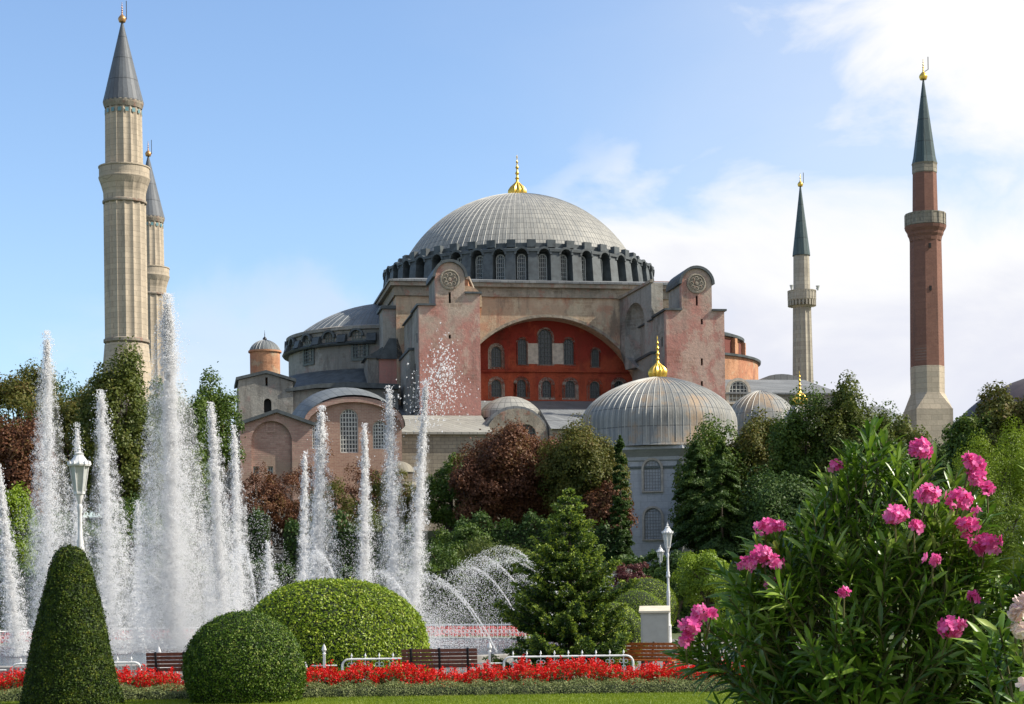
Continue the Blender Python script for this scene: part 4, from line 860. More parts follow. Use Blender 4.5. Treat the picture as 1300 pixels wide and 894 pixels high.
def vaulted():
    d = 196; C = P(450, 600, d); rt = empty('vaulted_hall', (C.x, d, 0), TH, label='tan brick hall with round arched gable, latticed windows and grey lead vault', cat='building')
    k = d / F; Zp = lambda y: P(450, y, d).z; X_ = lambda px: (px - 450) * k
    a = 61 * k; zt = Zp(511); zs = Zp(545); H = zt - zs
    gable = [(a * math.cos(PI * i / 20), zs + H * math.sin(PI * i / 20)) for i in range(21)]
    out = [(-a, 0), (a, 0)] + gable
    hl = [(444, 519, 575, 23), (483, 534, 570, 18), (405, 534, 570, 16)]
    holes = [arch(X_(p), w * k, Zp(y1), Zp(y0) - w * k / 2, 10) for p, y0, y1, w in hl]
    b = MB(); b.panel(out, holes, (0, 0, 0), (1, 0, 0), (0, -1, 0), .8); b.prism([(-a * .98, 0), (a * .98, 0)] + [(x * .98, z - .15) for x, z in gable], 1.2, 22, 'y'); w = b.build('wall', M['tan'], rt)
    for i, (p, y0, y1, ww) in enumerate(hl):
        put_window('vh%d' % i, wireproto('w', ww * k, Zp(y0) - Zp(y1), 6 if i == 0 else 5, 10 if i == 0 else 8, .1, frame=.12, mat='lattice'), rt, X_(p), .25, Zp(y1))
    b = MB(); g2 = [(x * 1.045, z + (.55 if 0 < i < 20 else .3)) for i, (x, z) in enumerate(gable)]
    for i in range(20): b.prism([gable[i], g2[i], g2[i + 1], gable[i + 1]], -.5, -.02, 'y')
    b.build('arch_band', M['annex'], w)
    b = MB(); g3 = [(x * 1.06, z + .65) for x, z in gable]; g4 = [(x * 1.045, z + .56) for x, z in gable]
    n = 20; L_ = MB()
    # swelling lead vault behind the gable
    vs = []; rows = 10
    for j in range(rows + 1):
        t = j / rows; y = -.6 + 20 * t; up = math.sin(PI / 2 * min(1, t * 3.2)); aa = a * (1.065 + .13 * up); sh = -7 * k * up
        for i in range(n + 1):
            ang = PI * i / n; vs.append((sh + aa * math.cos(ang), y, zs + .3 + (H + .45 + 17.5 * k * up) * math.sin(ang)))
    fs = [(j * (n + 1) + i, (j + 1) * (n + 1) + i, (j + 1) * (n + 1) + i + 1, j * (n + 1) + i + 1) for j in range(rows) for i in range(n)]
    b.add(vs, fs, None, [[(i, 2 * j), (i, 2 * j + 2), (i + 1, 2 * j + 2), (i + 1, 2 * j)] for j in range(rows) for i in range(n)])
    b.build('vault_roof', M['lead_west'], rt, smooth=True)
vaulted()
c = P(508, 610, 160); rt = empty('small_domed_kiosk', (c.x, 160, 0), label='small stone kiosk with low pale ribbed dome behind the fountain jets', cat='kiosk')
k = 160 / F; zk = P(505, 612, 160).z
b = MB(); b.lathe([(17 * k, 0), (17 * k, zk - .4), (20 * k, zk - .3), (20 * k, zk)], 16); b.build('wall', M['stone_grey'], rt)
b = MB(); b.lathe(cap(19.5 * k, zk, P(505, 586, 160).z, 8), 32, nu=20); b.build('dome', M['lead_tan'], rt, smooth=True)
# low terrace walls in the park, behind the pool
def gwall(px0, px1, d, ytop, label, mat='stone_grey'):
    a, c = P(px0, ytop, d), P(px1, ytop, d); o = empty('terrace_wall', ((a.x + c.x) / 2, d, 0), label=label, cat='wall'); hw = (c.x - a.x) / 2; z = (a.z + c.z) / 2
    b = MB(); b.box(-hw, hw, 0, .6, 0, z - .25); b.build('wall', M[mat], o); b = MB(); b.box(-hw - .1, hw + .1, -.12, .72, z - .249, z); b.build('coping', M['window_stone'], o)
gwall(250, 620, 135, 697, 'low grey stone terrace wall below the brick building', 'stone_grey')
gwall(762, 800, 98, 722, 'short white coped wall behind the purple bush', 'white')

# ------------------------------------------------------------------ trees
def crown_pts(n, ax, seed, clumps=60, rc=.24, flat=.0, top=1.0):
    g = np.random.default_rng(seed)
    d = nrmz(g.normal(0, 1, (clumps, 3))); d[:, 2] = d[:, 2] * .9 + .1
    rad = g.uniform(.45, 1.0, clumps) ** .6
    cc = d * rad[:, None] * np.array([1, 1, top])
    wob = 1 + .16 * np.sin(3.1 * d[:, 0] * 2 + seed) + .12 * np.cos(5 * d[:, 2] + seed * 2)
    cc = cc * wob[:, None] * (1 - rc * .6)
    ci = g.integers(0, clumps, n); rr = rc * g.uniform(.6, 1.25, clumps)
    v = nrmz(g.normal(0, 1, (n, 3))); v[:, 2] = np.where(v[:, 2] < -.3, -v[:, 2] * .6, v[:, 2])
    rs = rr[ci] * (1 - .45 * g.random(n) ** 2)
    pts = cc[ci] + v * rs[:, None]
    stray = g.random(n) < .06; pts[stray] += g.normal(0, rc * .22, (stray.sum(), 3))
    return pts * np.array(ax), nrmz(v + .5 * nrmz(cc[ci])), cc * np.array(ax), rr * ax[0]
def tree(px, ytop, wpx, d, mat, label, ybot=None, n=13000, leaf=.3, name='broadleaf_tree', cat='tree', group=None, clumps=95, rc=.27, seed=None, core=True, aspect=.75, htrunk=None, tk=1.0):
    seed = seed or int(px * 7 + ytop); r = wpx * d / F / 2
    t = P(px, ytop, d); ztop = t.z
    zbot = P(px, ybot, d).z if ybot else max(1.5, ztop - 2.4 * r)
    zc = (ztop + zbot) / 2; rz = (ztop - zbot) / 2
    rt = empty(name, (t.x, d, 0), label=label, cat=cat, group=group)
    n = int(n * 2.1); leaf *= .72; pts, nn, cc, rr = crown_pts(n, (r, r, rz), seed, clumps, rc)
    pts[:, 2] += zc; leaves('crown', pts, nn, leaf, aspect, M[mat], rt, .5)
    g = random.Random(seed)
    b = MB(); rtk = max(.12, r * .07) * tk
    pth = [(0, 0, 0), (g.uniform(-.2, .2), g.uniform(-.2, .2), zc * .35), (g.uniform(-.3, .3), 0, zc * .7), (0, 0, zc), (0, 0, zc + rz * .6)]
    b.tube(pth, [rtk * 1.3, rtk, rtk * .85, rtk * .6, rtk * .2], 8)
    for i in range(min(26, len(cc))):
        e = cc[i * len(cc) // 26 if len(cc) >= 26 else i] * .92; s0 = Vector((0, 0, zc * .55 + g.random() * rz * .7)); E = Vector((e[0], e[1], e[2] + zc))
        mid = (s0 + E) / 2 + Vector((g.uniform(-.1, .1) * r, g.uniform(-.1, .1) * r, -.06 * r)); b.tube([s0, mid, E], [rtk * .5, rtk * .3, rtk * .1], 5)
    b.build('trunk', M['bark'], rt)
    return rt
LT = 'trees behind the fountain on the left'
tree(22, 461, 150, 158, 'chest_mix', 'broad tree turning brown at the left edge, tops against the sky', 640, 16000, group=LT, name='chestnut_tree')
tree(12, 530, 120, 140, 'chest_brown', 'rust-brown leaved tree low at the left edge behind thin jet', 730, 15000, group=LT, name='chestnut_tree')
tree(92, 472, 132, 152, 'darkolive' if 'darkolive' in M else 'chest_mix', 'dark olive tree between the left jet and the nearest minaret', 700, 13000, group=LT, name='chestnut_tree', seed=31)
tree(148, 447, 120, 146, 'olive', 'tall olive green tree in front of the nearest minaret foot', 740, 20000, group=LT, name='chestnut_tree')
tree(222, 486, 110, 160, 'green', 'green tree directly behind the tallest jet', 740, 14000, group=LT, name='chestnut_tree')
tree(268, 476, 92, 168, 'green', 'green tree standing left of the stair block and pink annex', 640, 10000, group=LT, name='chestnut_tree')
tree(8, 615, 90, 112, 'lime', 'bright green round tree at the left edge under the brown one', 760, 9000, .22)
tree(75, 640, 120, 118, 'darkgreen', 'dark bush tree behind the left jets', 790, 9000, .22)
tree(170, 640, 150, 122, 'green', 'mid green bush tree behind the second jet', 790, 9000, .22)
CT = 'trees in front of the mosque'
tree(656, 531, 150, 142, 'chest_brown', 'deep russet tree in front of the left buttress tower, right of the jets', 700, 30000, .24, group=CT, clumps=150, rc=.27)
tree(702, 556, 110, 143, 'chest_brown', 'russet tree filling between the deep russet and the half yellow one', 705, 16000, .24, group=CT, clumps=90, rc=.27)
tree(612, 572, 84, 140, 'chest_brown', 'lower russet tree beside green tree right of the jets', 700, 12000, .24, group=CT, clumps=90, rc=.28)
tree(738, 535, 124, 137, 'chest_mix', 'tree half yellow-green half russet below the big tomb dome', 705, 24000, .24, group=CT, clumps=130, rc=.27)
tree(772, 610, 66, 134, 'chest_brown', 'small russet tree touching the thin cypress', 722, 7000, .24, group=CT)
tree(572, 583, 86, 145, 'green', 'green tree with soft round crown right of the leaning jet', 700, 10000, .24, group=CT)
tree(498, 590, 80, 146, 'chest_mix', 'thin turning tree in front of the small domed kiosk', 700, 4000, .2, clumps=60, rc=.24, name='sparse_tree')
tree(470, 640, 90, 140, 'olive', 'olive bush tree under the bare branched tree', 760, 7000, .22)
tree(590, 665, 80, 116, 'green', 'yellow green shrub behind the spray', 740, 7000, .2, name='shrub', cat='shrub')
tree(640, 680, 130, 108, 'olive', 'light green shrub mass right of the spray and left of spruce', 790, 12000, .16, name='shrub', cat='shrub', seed=5)
tree(560, 690, 110, 112, 'green', 'dark green shrub seen through the arcing jets', 790, 8000, .18, name='shrub', cat='shrub')
RT = 'trees on the right before the tombs'
tree(905, 540, 110, 150, 'green', 'rounded green tree under the right side of big tomb dome', 720, 13000, group=RT)
tree(962, 520, 130, 152, 'chest_mix', 'green tree with rusty top before the smaller lead dome', 720, 17000, group=RT)
tree(1022, 506, 110, 146, 'green', 'green tree directly below the slender grey minaret', 720, 15000, group=RT)
tree(1076, 489, 104, 144, 'olive', 'highest of the right-hand trees, left of the brick minaret', 720, 17000, group=RT, seed=77)
tree(1148, 508, 86, 141, 'olive', 'tree just left of the brick minaret foot', 720, 14000, group=RT)
tree(1110, 560, 130, 132, 'darkgreen', 'dark tree behind the top of the oleander', 760, 12000, group=RT)
tree(985, 585, 150, 122, 'darkgreen', 'very dark broad tree between the tall conifer and the oleander', 790, 18000, .26, group=RT)
tree(1268, 491, 100, 128, 'chest_mix', 'brown-green tree before the dark dome at the right edge', 640, 12000, group=RT, seed=9)
tree(1262, 545, 140, 90, 'lime', 'bright feathery green tree at the right edge behind the oleanders', 800, 30000, .16, group=RT, aspect=.3)
tree(1296, 500, 100, 122, 'chest_mix', 'rusty tree cut by the right edge in front of dark dome', 640, 11000, group=RT, seed=12)
tree(1236, 526, 80, 124, 'green', 'green tree left of the rusty one at the right edge', 640, 9000, group=RT)
tree(1190, 600, 130, 125, 'green', 'mid green tree hidden behind pink oleander flowers', 760, 9000, group=RT)
tree(990, 525, 130, 160, 'olive', 'olive tree filling the gap below the golden finial', 720, 12000, group=RT)
tree(1112, 522, 110, 156, 'green', 'green tree in the dip between highest tree and brick minaret', 720, 12000, group=RT)
tree(1205, 548, 90, 150, 'darkgreen', 'dark tree right of the brick minaret foot', 720, 9000, group=RT)
tree(902, 570, 90, 156, 'darkgreen', 'dark tree touching the right flank of the big tomb', 720, 9000, group=RT)
tree(72, 480, 110, 170, 'darkgreen', 'dark green tree seen between the brown and the olive trees', 740, 12000, group=LT)
tree(190, 500, 120, 175, 'green', 'green tree behind the tallest jet and right of the olive tree', 740, 12000, group=LT)
# sparse brown tree and bare tree before the annex
tree(325, 590, 80, 147, 'chest_brown', 'second thin brown tree, left part of pink annex', 700, 4200, .19, clumps=60, rc=.22, name='sparse_tree')
tree(395, 565, 90, 153, 'chest_brown', 'thin brown tree rising at the joint of annex and vaulted hall', 700, 3600, .18, clumps=60, rc=.22, name='sparse_tree')
tree(352, 600, 110, 150, 'chest_brown', 'thin brown leaved tree in front of the pink annex', 700, 6500, .2, clumps=70, rc=.22, name='sparse_tree', tk=1.4)
tree(478, 575, 110, 152, 'chest_brown', 'almost bare tree with twisting limbs before the vaulted hall', 690, 5200, .18, clumps=60, rc=.25, name='bare_tree', tk=2.6)
tree(425, 600, 100, 149, 'chest_mix', 'brownish thin tree between annex and vaulted hall', 740, 3800, .2, clumps=50, name='sparse_tree')

def conifer(px, ytop, wpx, ybot, d, mat, label, n, leaf, name, droop=.3, pw=.8, cat='tree'):
    t = P(px, ytop, d); zb = max(.3, P(px, ybot, d).z); r = wpx * d / F / 2; H = t.z - zb
    rt = empty(name, (t.x, d, 0), label=label, cat=cat); g = np.random.default_rng(int(px))
    nb = max(30, int(H * 16)); f = g.random(nb) ** 1.15; a = g.uniform(0, 2 * PI, nb); ln = r * (1 - f) ** pw * g.uniform(.6, 1.15, nb) + r * .05
    bi = g.integers(0, nb, n); s = g.random(n) ** .6
    rad = ln[bi] * s; an = a[bi] + g.normal(0, .22, n) * (1 - s * .4); z = zb + f[bi] * H * .98 - droop * rad + g.normal(0, .035 * H / 6, n) + .02
    pts = np.stack([rad * np.cos(an), rad * np.sin(an), np.maximum(z, .1)], 1)
    top = g.random(n) < .02; pts[top] = np.stack([g.normal(0, .02 * r, top.sum()), g.normal(0, .02 * r, top.sum()), t.z - g.random(top.sum()) * H * .08], 1)
    nn = np.stack([np.cos(an) * .6, np.sin(an) * .6, np.ones(n) * .9], 1)
    leaves('foliage', pts, nn, leaf, .35, M[mat], rt, .5)
    b = MB(); b.tube([(0, 0, 0), (0, 0, zb + H * .97)], [r * .07 + .03, .02], 8); b.build('trunk', M['bark'], rt); return rt
conifer(787, 553, 32, 730, 130, 'darkgreen', 'very narrow dark cypress before the marble tomb wall', 20000, .2, 'cypress', .1, .35)
conifer(884, 560, 100, 735, 124, 'darkgreen', 'broad dark drooping conifer right of the marble tomb', 60000, .22, 'cedar', .5, .55)
conifer(915, 560, 90, 740, 121, 'darkgreen', 'second dark conifer, right of the drooping one', 45000, .22, 'cedar', .5, .5)

def spruce():
    px, d = 722, 46.0; t = P(px, 618, d); H = t.z; zb = .25
    rt = empty('spruce_tree', (t.x, d, 0), label='young spruce tree with layered branches beside the flower bed', cat='tree')
    g = np.random.default_rng(5); P_, D_ = [], []; tb = MB(); tb.tube([(0, 0, 0), (0, 0, H * .98)], [.09, .012], 8); TP = []
    nl = 19
    for li in range(nl):
        f = li / (nl - 1); z = zb + (H - zb) * (f ** .95) * .97; R0 = 1.6 * (1 - f) ** .74 * g.uniform(.85, 1.1) + .06
        nb = int(13 - 6 * f)
        for k in range(nb):
            a = 2 * PI * (k + g.random() * .6) / nb + li; ln = R0 * (g.uniform(.6, 1.1) if g.random() < .8 else g.uniform(1.1, 1.35))
            up = .25 + .35 * f
            def pos(s): return np.array([math.cos(a) * ln * s, math.sin(a) * ln * s, z + ln * (up * s * .9 - .65 * s + .55 * s * s)])
            tb.tube([pos(0), pos(.5), pos(1)], [.018, .012, .005], 4)
            nt_ = max(3, int(ln * 14))
            for j in range(nt_):
                s = .15 + .85 * (j + g.random()) / nt_; p0 = pos(s); tw = .34 * ln * (1 - s * .75) + .07
                for sd in (-1, 1):
                    aa = a + sd * g.uniform(.5, 1.0); dr = np.array([math.cos(aa), math.sin(aa), g.uniform(-.15, .15)])
                    m_ = max(10, int(tw * 130)); q = g.random(m_)[:, None]
                    P_.append(p0 + dr * q * tw + g.normal(0, .012, (m_, 3))); D_.append(np.repeat(dr[None], m_, 0)); TP.append((s * .55 + .45 * q[:, 0]))
            m_ = 16; q = g.random(m_)[:, None] * .15; P_.append(pos(1) + g.normal(0, .015, (m_, 3)) - q * np.array([math.cos(a), math.sin(a), 0])); D_.append(np.repeat(np.array([[math.cos(a), math.sin(a), .2]]), m_, 0)); TP.append(np.ones(m_))
    pts = np.concatenate(P_); dr = np.concatenate(D_); n = len(pts)
    t_ = nrmz(dr + g.normal(0, .55, (n, 3))); nn = nrmz(np.cross(t_, g.normal(0, 1, (n, 3)))); nn[nn[:, 2] < 0] *= -1
    b_ = np.cross(nn, t_); L0 = g.uniform(.05, .095, n)[:, None]; v = np.empty((n, 4, 3))
    v[:, 0] = pts; v[:, 1] = pts + t_ * L0 * .5 + b_ * .017; v[:, 2] = pts + t_ * L0; v[:, 3] = pts + t_ * L0 * .5 - b_ * .017
    tipm = np.concatenate(TP) > .80 - .25 * np.clip(pts[:, 2] / H, 0, 1); tipm &= g.random(n) < .7  # brighter yellow-green needles at branch tips, more of them higher up
    np_mesh('needles', v[~tipm].reshape(-1, 3), 4, M['spruce'], rt); np_mesh('bright_needles', v[tipm].reshape(-1, 3), 4, M['spruce_tip'], rt); tb.build('trunk', M['bark'], rt)
spruce()

# ------------------------------------------------------------------ clipped shrubs
def clipped(px, d, prof, mat, label, n, leaf, name='clipped_shrub', cat='shrub', sy=1.0, py=800, core='core', lump=.03, outj=.03):
    "surface of revolution (r,z) covered with small leaves"
    c = P(px, py, d); rt = empty(name, (c.x, d, 0), label=label, cat=cat)
    b = MB(); ph = rnd.random() * 6
    def lf(a, z): return 1 + lump * (math.sin(3 * a + z * 2 + ph) + .6 * math.sin(7 * a - 3 * z))
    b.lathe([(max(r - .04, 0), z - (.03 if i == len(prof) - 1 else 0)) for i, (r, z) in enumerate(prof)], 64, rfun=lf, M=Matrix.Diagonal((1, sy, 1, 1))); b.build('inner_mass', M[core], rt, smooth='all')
    pr = np.array(prof); seg = np.hypot(*(pr[1:] - pr[:-1]).T); wgt = seg * (pr[1:, 0] + pr[:-1, 0]) / 2 + 1e-6
    g = np.random.default_rng(int(px)); si = g.choice(len(seg), n, p=wgt / wgt.sum()); t = g.random(n)
    r = pr[si, 0] * (1 - t) + pr[si + 1, 0] * t; z = pr[si, 1] * (1 - t) + pr[si + 1, 1] * t; a = g.uniform(0, 2 * PI, n)
    dz = pr[si + 1] - pr[si]; nr = np.stack([dz[:, 1] / seg[si], -dz[:, 0] / seg[si]], 1)
    lfv = 1 + lump * (np.sin(3 * a + z * 2 + ph) + .6 * np.sin(7 * a - 3 * z)); off = g.normal(0, outj, n) - .01
    off += np.where(g.random(n) < .02, g.uniform(0, .09, n), 0)
    rr = r * lfv + nr[:, 0] * off
    pts = np.stack([rr * np.cos(a), rr * np.sin(a) * sy, z + nr[:, 1] * off], 1); nn = np.stack([nr[:, 0] * np.cos(a), nr[:, 0] * np.sin(a), nr[:, 1]], 1)
    leaves('foliage', pts, nn, leaf, .6, M[mat], rt, .6); return rt
k = 36.5 / F; Zp = lambda y, px=90: P(px, y, 36.5).z
clipped(90, 36.5, [(63 * k, 0), (61 * k, Zp(880)), (54 * k, Zp(850)), (44.5 * k, Zp(800)), (34 * k, Zp(755)), (24.5 * k, Zp(718)), (18 * k, Zp(702)), (10 * k, Zp(695)), (0, Zp(693))], 'yew', 'tall clipped dark yew cone at lower left', 48000, .042, name='topiary_cone', sy=1.0, lump=.02, outj=.02)
def ballprof(r, zc, n=18, z0=0.0, sq=1.0): return [(r * math.cos(t), zc + r * sq * math.sin(t)) for t in [max(-PI / 2, math.asin(max(-1, (z0 - zc) / (r * sq)))) + (PI / 2 - max(-PI / 2, math.asin(max(-1, (z0 - zc) / (r * sq))))) * i / n for i in range(n)]] + [(0, zc + r * sq)]
kb = 36.8 / F
clipped(309.5, 36.8, ballprof(76 * kb, P(309, 853, 36.8).z), 'boxdark', 'clipped round dark green ball shrub in front of the flower bed', 42000, .043, name='topiary_ball', lump=.02, outj=.022)
kd = 49.5 / F; zt = P(430, 737, 49.5).z
clipped(421, 49.5, [(129 * kd * math.cos(PI / 2 * i / 16) ** .78 if i < 16 else 0, .05 + (zt - .05) * math.sin(PI / 2 * i / 16)) for i in range(17)], 'box', 'wide bright green dome shaped hedge behind the white railing', 52000, .068, name='dome_hedge', cat='hedge', lump=.02, outj=.03)
clipped(806, 72, ballprof(1.35, P(806, 749, 72).z - 1.35, z0=0), 'lime', 'yellow-green ball hedge behind the grey cabinet', 16000, .05, name='ball_hedge', cat='hedge')
clipped(822, 79, ballprof(1.3, P(822, 734, 79).z - 1.3), 'box', 'darker ball hedge beside the right white lamp post', 16000, .05, name='ball_hedge', cat='hedge')
clipped(778, 70, ballprof(1.2, P(778, 765, 70).z - 1.2), 'box', 'low ball hedge half behind the spruce', 12000, .05, name='ball_hedge', cat='hedge')
tree(895, 690, 86, 80, 'lime', 'yellow-green loose shrub right of the white lamp post', 800, 9000, .12, name='shrub', cat='shrub', clumps=50)
tree(940, 720, 70, 70, 'box', 'bright shrub peeking out left of the oleander', 830, 6000, .1, name='shrub', cat='shrub', clumps=40)
tree(800, 712, 62, 88, 'purple', 'small purple-red bush above the ball hedges', 770, 5000, .11, name='shrub', cat='shrub', clumps=40)
tree(862, 698, 70, 100, 'darkgreen', 'dark shrub in front of marble tomb wall', 780, 7000, .16, name='shrub', cat='shrub')
# long dark hedge closing the park behind the pool
def longhedge(px0, px1, d, ytop, mat, label, n, leaf, name='long_hedge', depth=1.4):
    a = P(px0, ytop, d); c = P(px1, ytop, d); z = (a.z + c.z) / 2; hw = (c.x - a.x) / 2
    rt = empty(name, ((a.x + c.x) / 2, d, 0), label=label, cat='hedge')
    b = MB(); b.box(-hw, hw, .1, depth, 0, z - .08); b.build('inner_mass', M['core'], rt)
    g = np.random.default_rng(int(px0 + d)); x = g.uniform(-hw, hw, n); face = g.random(n) < (z / (z + depth))
    bumps = .14 * z * (np.sin(x * 1.3) * .5 + np.sin(x * 3.7 + 1) * .3 + np.sin(x * .45) * .6) if name == 'long_hedge' else .02 * np.sin(x * 5)
    y = np.where(face, g.normal(.05, .06 * depth, n), g.uniform(0, depth, n)); zz_ = np.where(face, g.uniform(0, 1, n) * (z + bumps), z + bumps + g.normal(0, .03 * z, n))
    nn = np.where(face[:, None], np.array([[0, -1, .3]]), np.array([[0, -.1, 1]])); leaves('foliage', np.stack([x, y, zz_], 1), nn, leaf, .6, M[mat], rt, .7); return rt
longhedge(-60, 470, 104, 728, 'darkgreen', 'long dark hedge behind the fountain pool, left half', 22000, .2)
longhedge(-60, 340, 132, 655, 'darkgreen', 'tall dark shrub belt under the left-hand trees', 26000, .24)
longhedge(360, 800, 132, 672, 'darkgreen', 'tall dark shrub belt at the foot of the russet trees', 26000, .24)
longhedge(480, 760, 104, 722, 'green', 'long hedge behind the arcing jets', 16000, .2)
longhedge(740, 1320, 100, 715, 'darkgreen', 'long dark hedge at the foot of the right-hand trees', 24000, .22)

# ------------------------------------------------------------------ flower bed and border
BY0, BY1 = 37.8, 39.9
def strip_poly(y0, y1, x0, x1): return [(x0, y0), (x1, y0), (x1, y1), (x0, y1)]
sheet('flower_bed_soil', strip_poly(BY0, 42.6, -14, 9), .028, M['soil'])
def bed():
    g = np.random.default_rng(3); x0, x1 = P(-40, 860, 41).x, P(945, 860, 41).x
    npl = 1700; cx = g.uniform(x0, x1, npl); cy = g.uniform(BY0 + .45, BY1 + .1, npl); P_, N_, Q_ = [], [], []
    hh = .53 + .05 * np.sin(cx * 1.7) + .06 * np.sin(cx * 5.3 + np.sin(cx * 2) * 2) + g.normal(0, .055, npl)
    gap = (cx > P(243, 860, 41).x) & (cx < P(262, 860, 41).x); hh[gap] *= .6
    ns = 22
    for i in range(npl):
        nsp = 2
        for s in range(nsp):
            ox, oy = g.normal(0, .05, 2); h = hh[i] * g.uniform(.8, 1.12); t = g.random(ns)
            P_.append(np.stack([cx[i] + ox + g.normal(0, .016, ns) * (1.5 - t), cy[i] + oy + g.normal(0, .016, ns) * (1.5 - t), h - t * .2], 1)); N_.append(np.stack([g.normal(0, 1, ns), g.normal(-.3, 1, ns), g.normal(.4, .5, ns)], 1))
        Q_.append(np.stack([cx[i] + g.normal(0, .09, 16), cy[i] + g.normal(0, .09, 16), g.uniform(.03, hh[i] - .08, 16)], 1))
    o = leaves('red_flower_bed', np.concatenate(P_), np.concatenate(N_), .038, .75, M['salvia'], None, .3)
    tag(o, 'dense strip of scarlet salvia flowers along the lawn', 'flowers', None, 'stuff')
    q = np.concatenate(Q_); o = leaves('flower_bed_foliage', q, np.tile([[0, -.5, 1]], (len(q), 1)), .07, .5, M['salvia_leaf'], None, .6)
    tag(o, 'low green leaves beneath the scarlet flowers', 'leaves', None, 'stuff')
bed()
def border():
    g = np.random.default_rng(8); x0, x1 = P(-40, 880, 38).x, P(960, 880, 38).x; hw = (x1 - x0) / 2
    rt = empty('border_hedge', ((x0 + x1) / 2, 38.05, 0), label='low grey-green clipped border edging the scarlet flowers', cat='hedge')
    n = 46000; x = g.uniform(-hw, hw, n); a = g.uniform(0, PI, n); r = 1 + .14 * np.sin(x * 9 + np.sin(x * 2.3) * 2) + g.normal(0, .08, n)
    pts = np.stack([x, -np.cos(a) * .26 * r, np.sin(a) * .28 * r + .0], 1); nn = np.stack([g.normal(0, .4, n), -np.cos(a), np.sin(a)], 1)
    leaves('foliage', pts, nn, .035, .4, M['santolina'], rt, .5, updir=nn + np.array([[0, 0, .5]]))
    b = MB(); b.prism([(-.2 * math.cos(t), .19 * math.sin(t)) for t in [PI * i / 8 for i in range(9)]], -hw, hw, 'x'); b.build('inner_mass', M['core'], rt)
border()
def grass():
    g = np.random.default_rng(2); n = 90000; x = g.uniform(-12, 10, n); y = 32.0 + g.random(n) * 5.75; p = np.stack([x, y, np.full(n, .02)], 1)
    h = g.uniform(.03, .06, n)[:, None]; dr = nrmz(np.stack([g.normal(0, .4, n), g.normal(0, .4, n), np.ones(n)], 1)); sd = nrmz(np.stack([g.normal(0, 1, n), g.normal(0, .4, n), np.zeros(n)], 1)) * .006
    v = np.empty((n, 3, 3)); v[:, 0] = p - sd; v[:, 1] = p + sd; v[:, 2] = p + dr * h
    o = np_mesh('lawn_grass', v.reshape(-1, 3), 3, M['grassblade']); tag(o, 'short mown grass at the front edge of the garden', 'grass', None, 'stuff')
grass()
# far bed of pinkish-red flowers across the pool
def farbed():
    g = np.random.default_rng(4); n = 9000; a = g.uniform(.25 * PI, .75 * PI, n); r = PR + 3.4 + g.uniform(0, 1.3, n)
    pts = np.stack([PC.x + r * np.cos(a), PC.y + r * np.sin(a), .25 + g.uniform(0, .45, n)], 1)
    o = leaves('far_flower_bed', pts, np.tile([[0, -1, .6]], (n, 1)), .10, .7, M['reddot'], None, .6); tag(o, 'distant curved strip of pinkish red flowers beyond the pool', 'flowers', None, 'stuff')
farbed()

# ------------------------------------------------------------------ railings
def ring_mb(b, c, r, t, ax='y', n=12):
    pts = [(c[0] + r * math.cos(2 * PI * i / n), c[1], c[2] + r * math.sin(2 * PI * i / n)) for i in range(n + 1)]; b.tube(pts, t, 4)
def rail_section(w=3.05, h=.62):
    rt = empty('railing_section', (0, 0, 0), label='x', cat='railing', group='white ornamental railing sections')
    b = MB(); q = w / 2; rc = .16
    top = [(-q, 0, .0), (-q, 0, h - rc)] + [(-q + rc - rc * math.cos(PI / 2 * i / 5), 0, h - rc + rc * math.sin(PI / 2 * i / 5)) for i in range(1, 6)] + [(q - rc + rc * math.sin(PI / 2 * i / 5), 0, h - rc + rc * math.cos(PI / 2 * i / 5)) for i in range(0, 6)] + [(q, 0, 0)]
    b.tube(top, .028, 6); b.tube([(-q, 0, .14), (q, 0, .14)], .02, 6); b.build('rail', M['white'], rt)
    m_ = MB(); nb = 9
    for i in range(nb):
        x = -q + .22 + (w - .44) * i / (nb - 1); m_.tube([(x, 0, .14), (x, 0, h + .06)], .012, 5); m_.lathe([(0, -.03), (.025, .0), (.018, .03), (0, .08)], 6, c=(x, 0, h + .07))
        for s in (-1, 1):
            ring_mb(m_, (x + s * .055, 0, h - .13), .045, .009, n=8); ring_mb(m_, (x + s * .05, 0, .25), .04, .009, n=8)
        ring_mb(m_, (x, 0, h * .55), .05, .01, n=8)
    m_.build('balusters', M['white'], rt); return rt
def rail_post():
    rt = empty('railing_post', (0, 0, 0), label='x', cat='post', group='white railing posts with arrowhead tops')
    b = MB(); b.box(-.028, .028, -.028, .028, 0, .74); b.tube([(-.3, 0, .2), (.3, 0, .2)], .02, 5); b.tube([(-.3, 0, .48), (.3, 0, .48)], .016, 5); b.build('post', M['white'], rt)
    b = MB(); b.lathe([(.03, .74), (.045, .76), (.02, .79), (.06, .85), (.035, .93), (0, 1.0)], 8, M=Matrix.Diagonal((1, .5, 1, 1))); b.build('arrowhead', M['white'], rt); return rt
posts = [-218, -8, 202, 412, 622]; names_p = ['left of the yew cone', 'at the left picture edge', 'behind the left bench', 'between ball shrub and bench', 'right of the middle bench', 'left of the oleander']
pp = rail_post(); ps = rail_section()
d = 43.6
for i, px in enumerate(posts):
    if i in (0,): continue
    o = pp if i == 1 else copy_tree(pp); o.location = G(px, d - (0.9 if px > 700 else 0)); o['label'] = 'white railing post with arrowhead top ' + names_p[i]
sl = ['beside the yew cone at the left edge', 'between yew cone and ball shrub', 'before the dome hedge, right of ball shrub', 'behind the middle bench back', 'behind scarlet flowers below the spruce']
first = True
for i, cpx in enumerate((-113, 97, 307, 517, 722)):
    if i == 0: continue
    o = ps if first else copy_tree(ps); first = False; o.location = G(cpx, d); o['label'] = 'white ornamental railing section ' + sl[i]
ml = {1: 'beside the yew cone at lower left'}
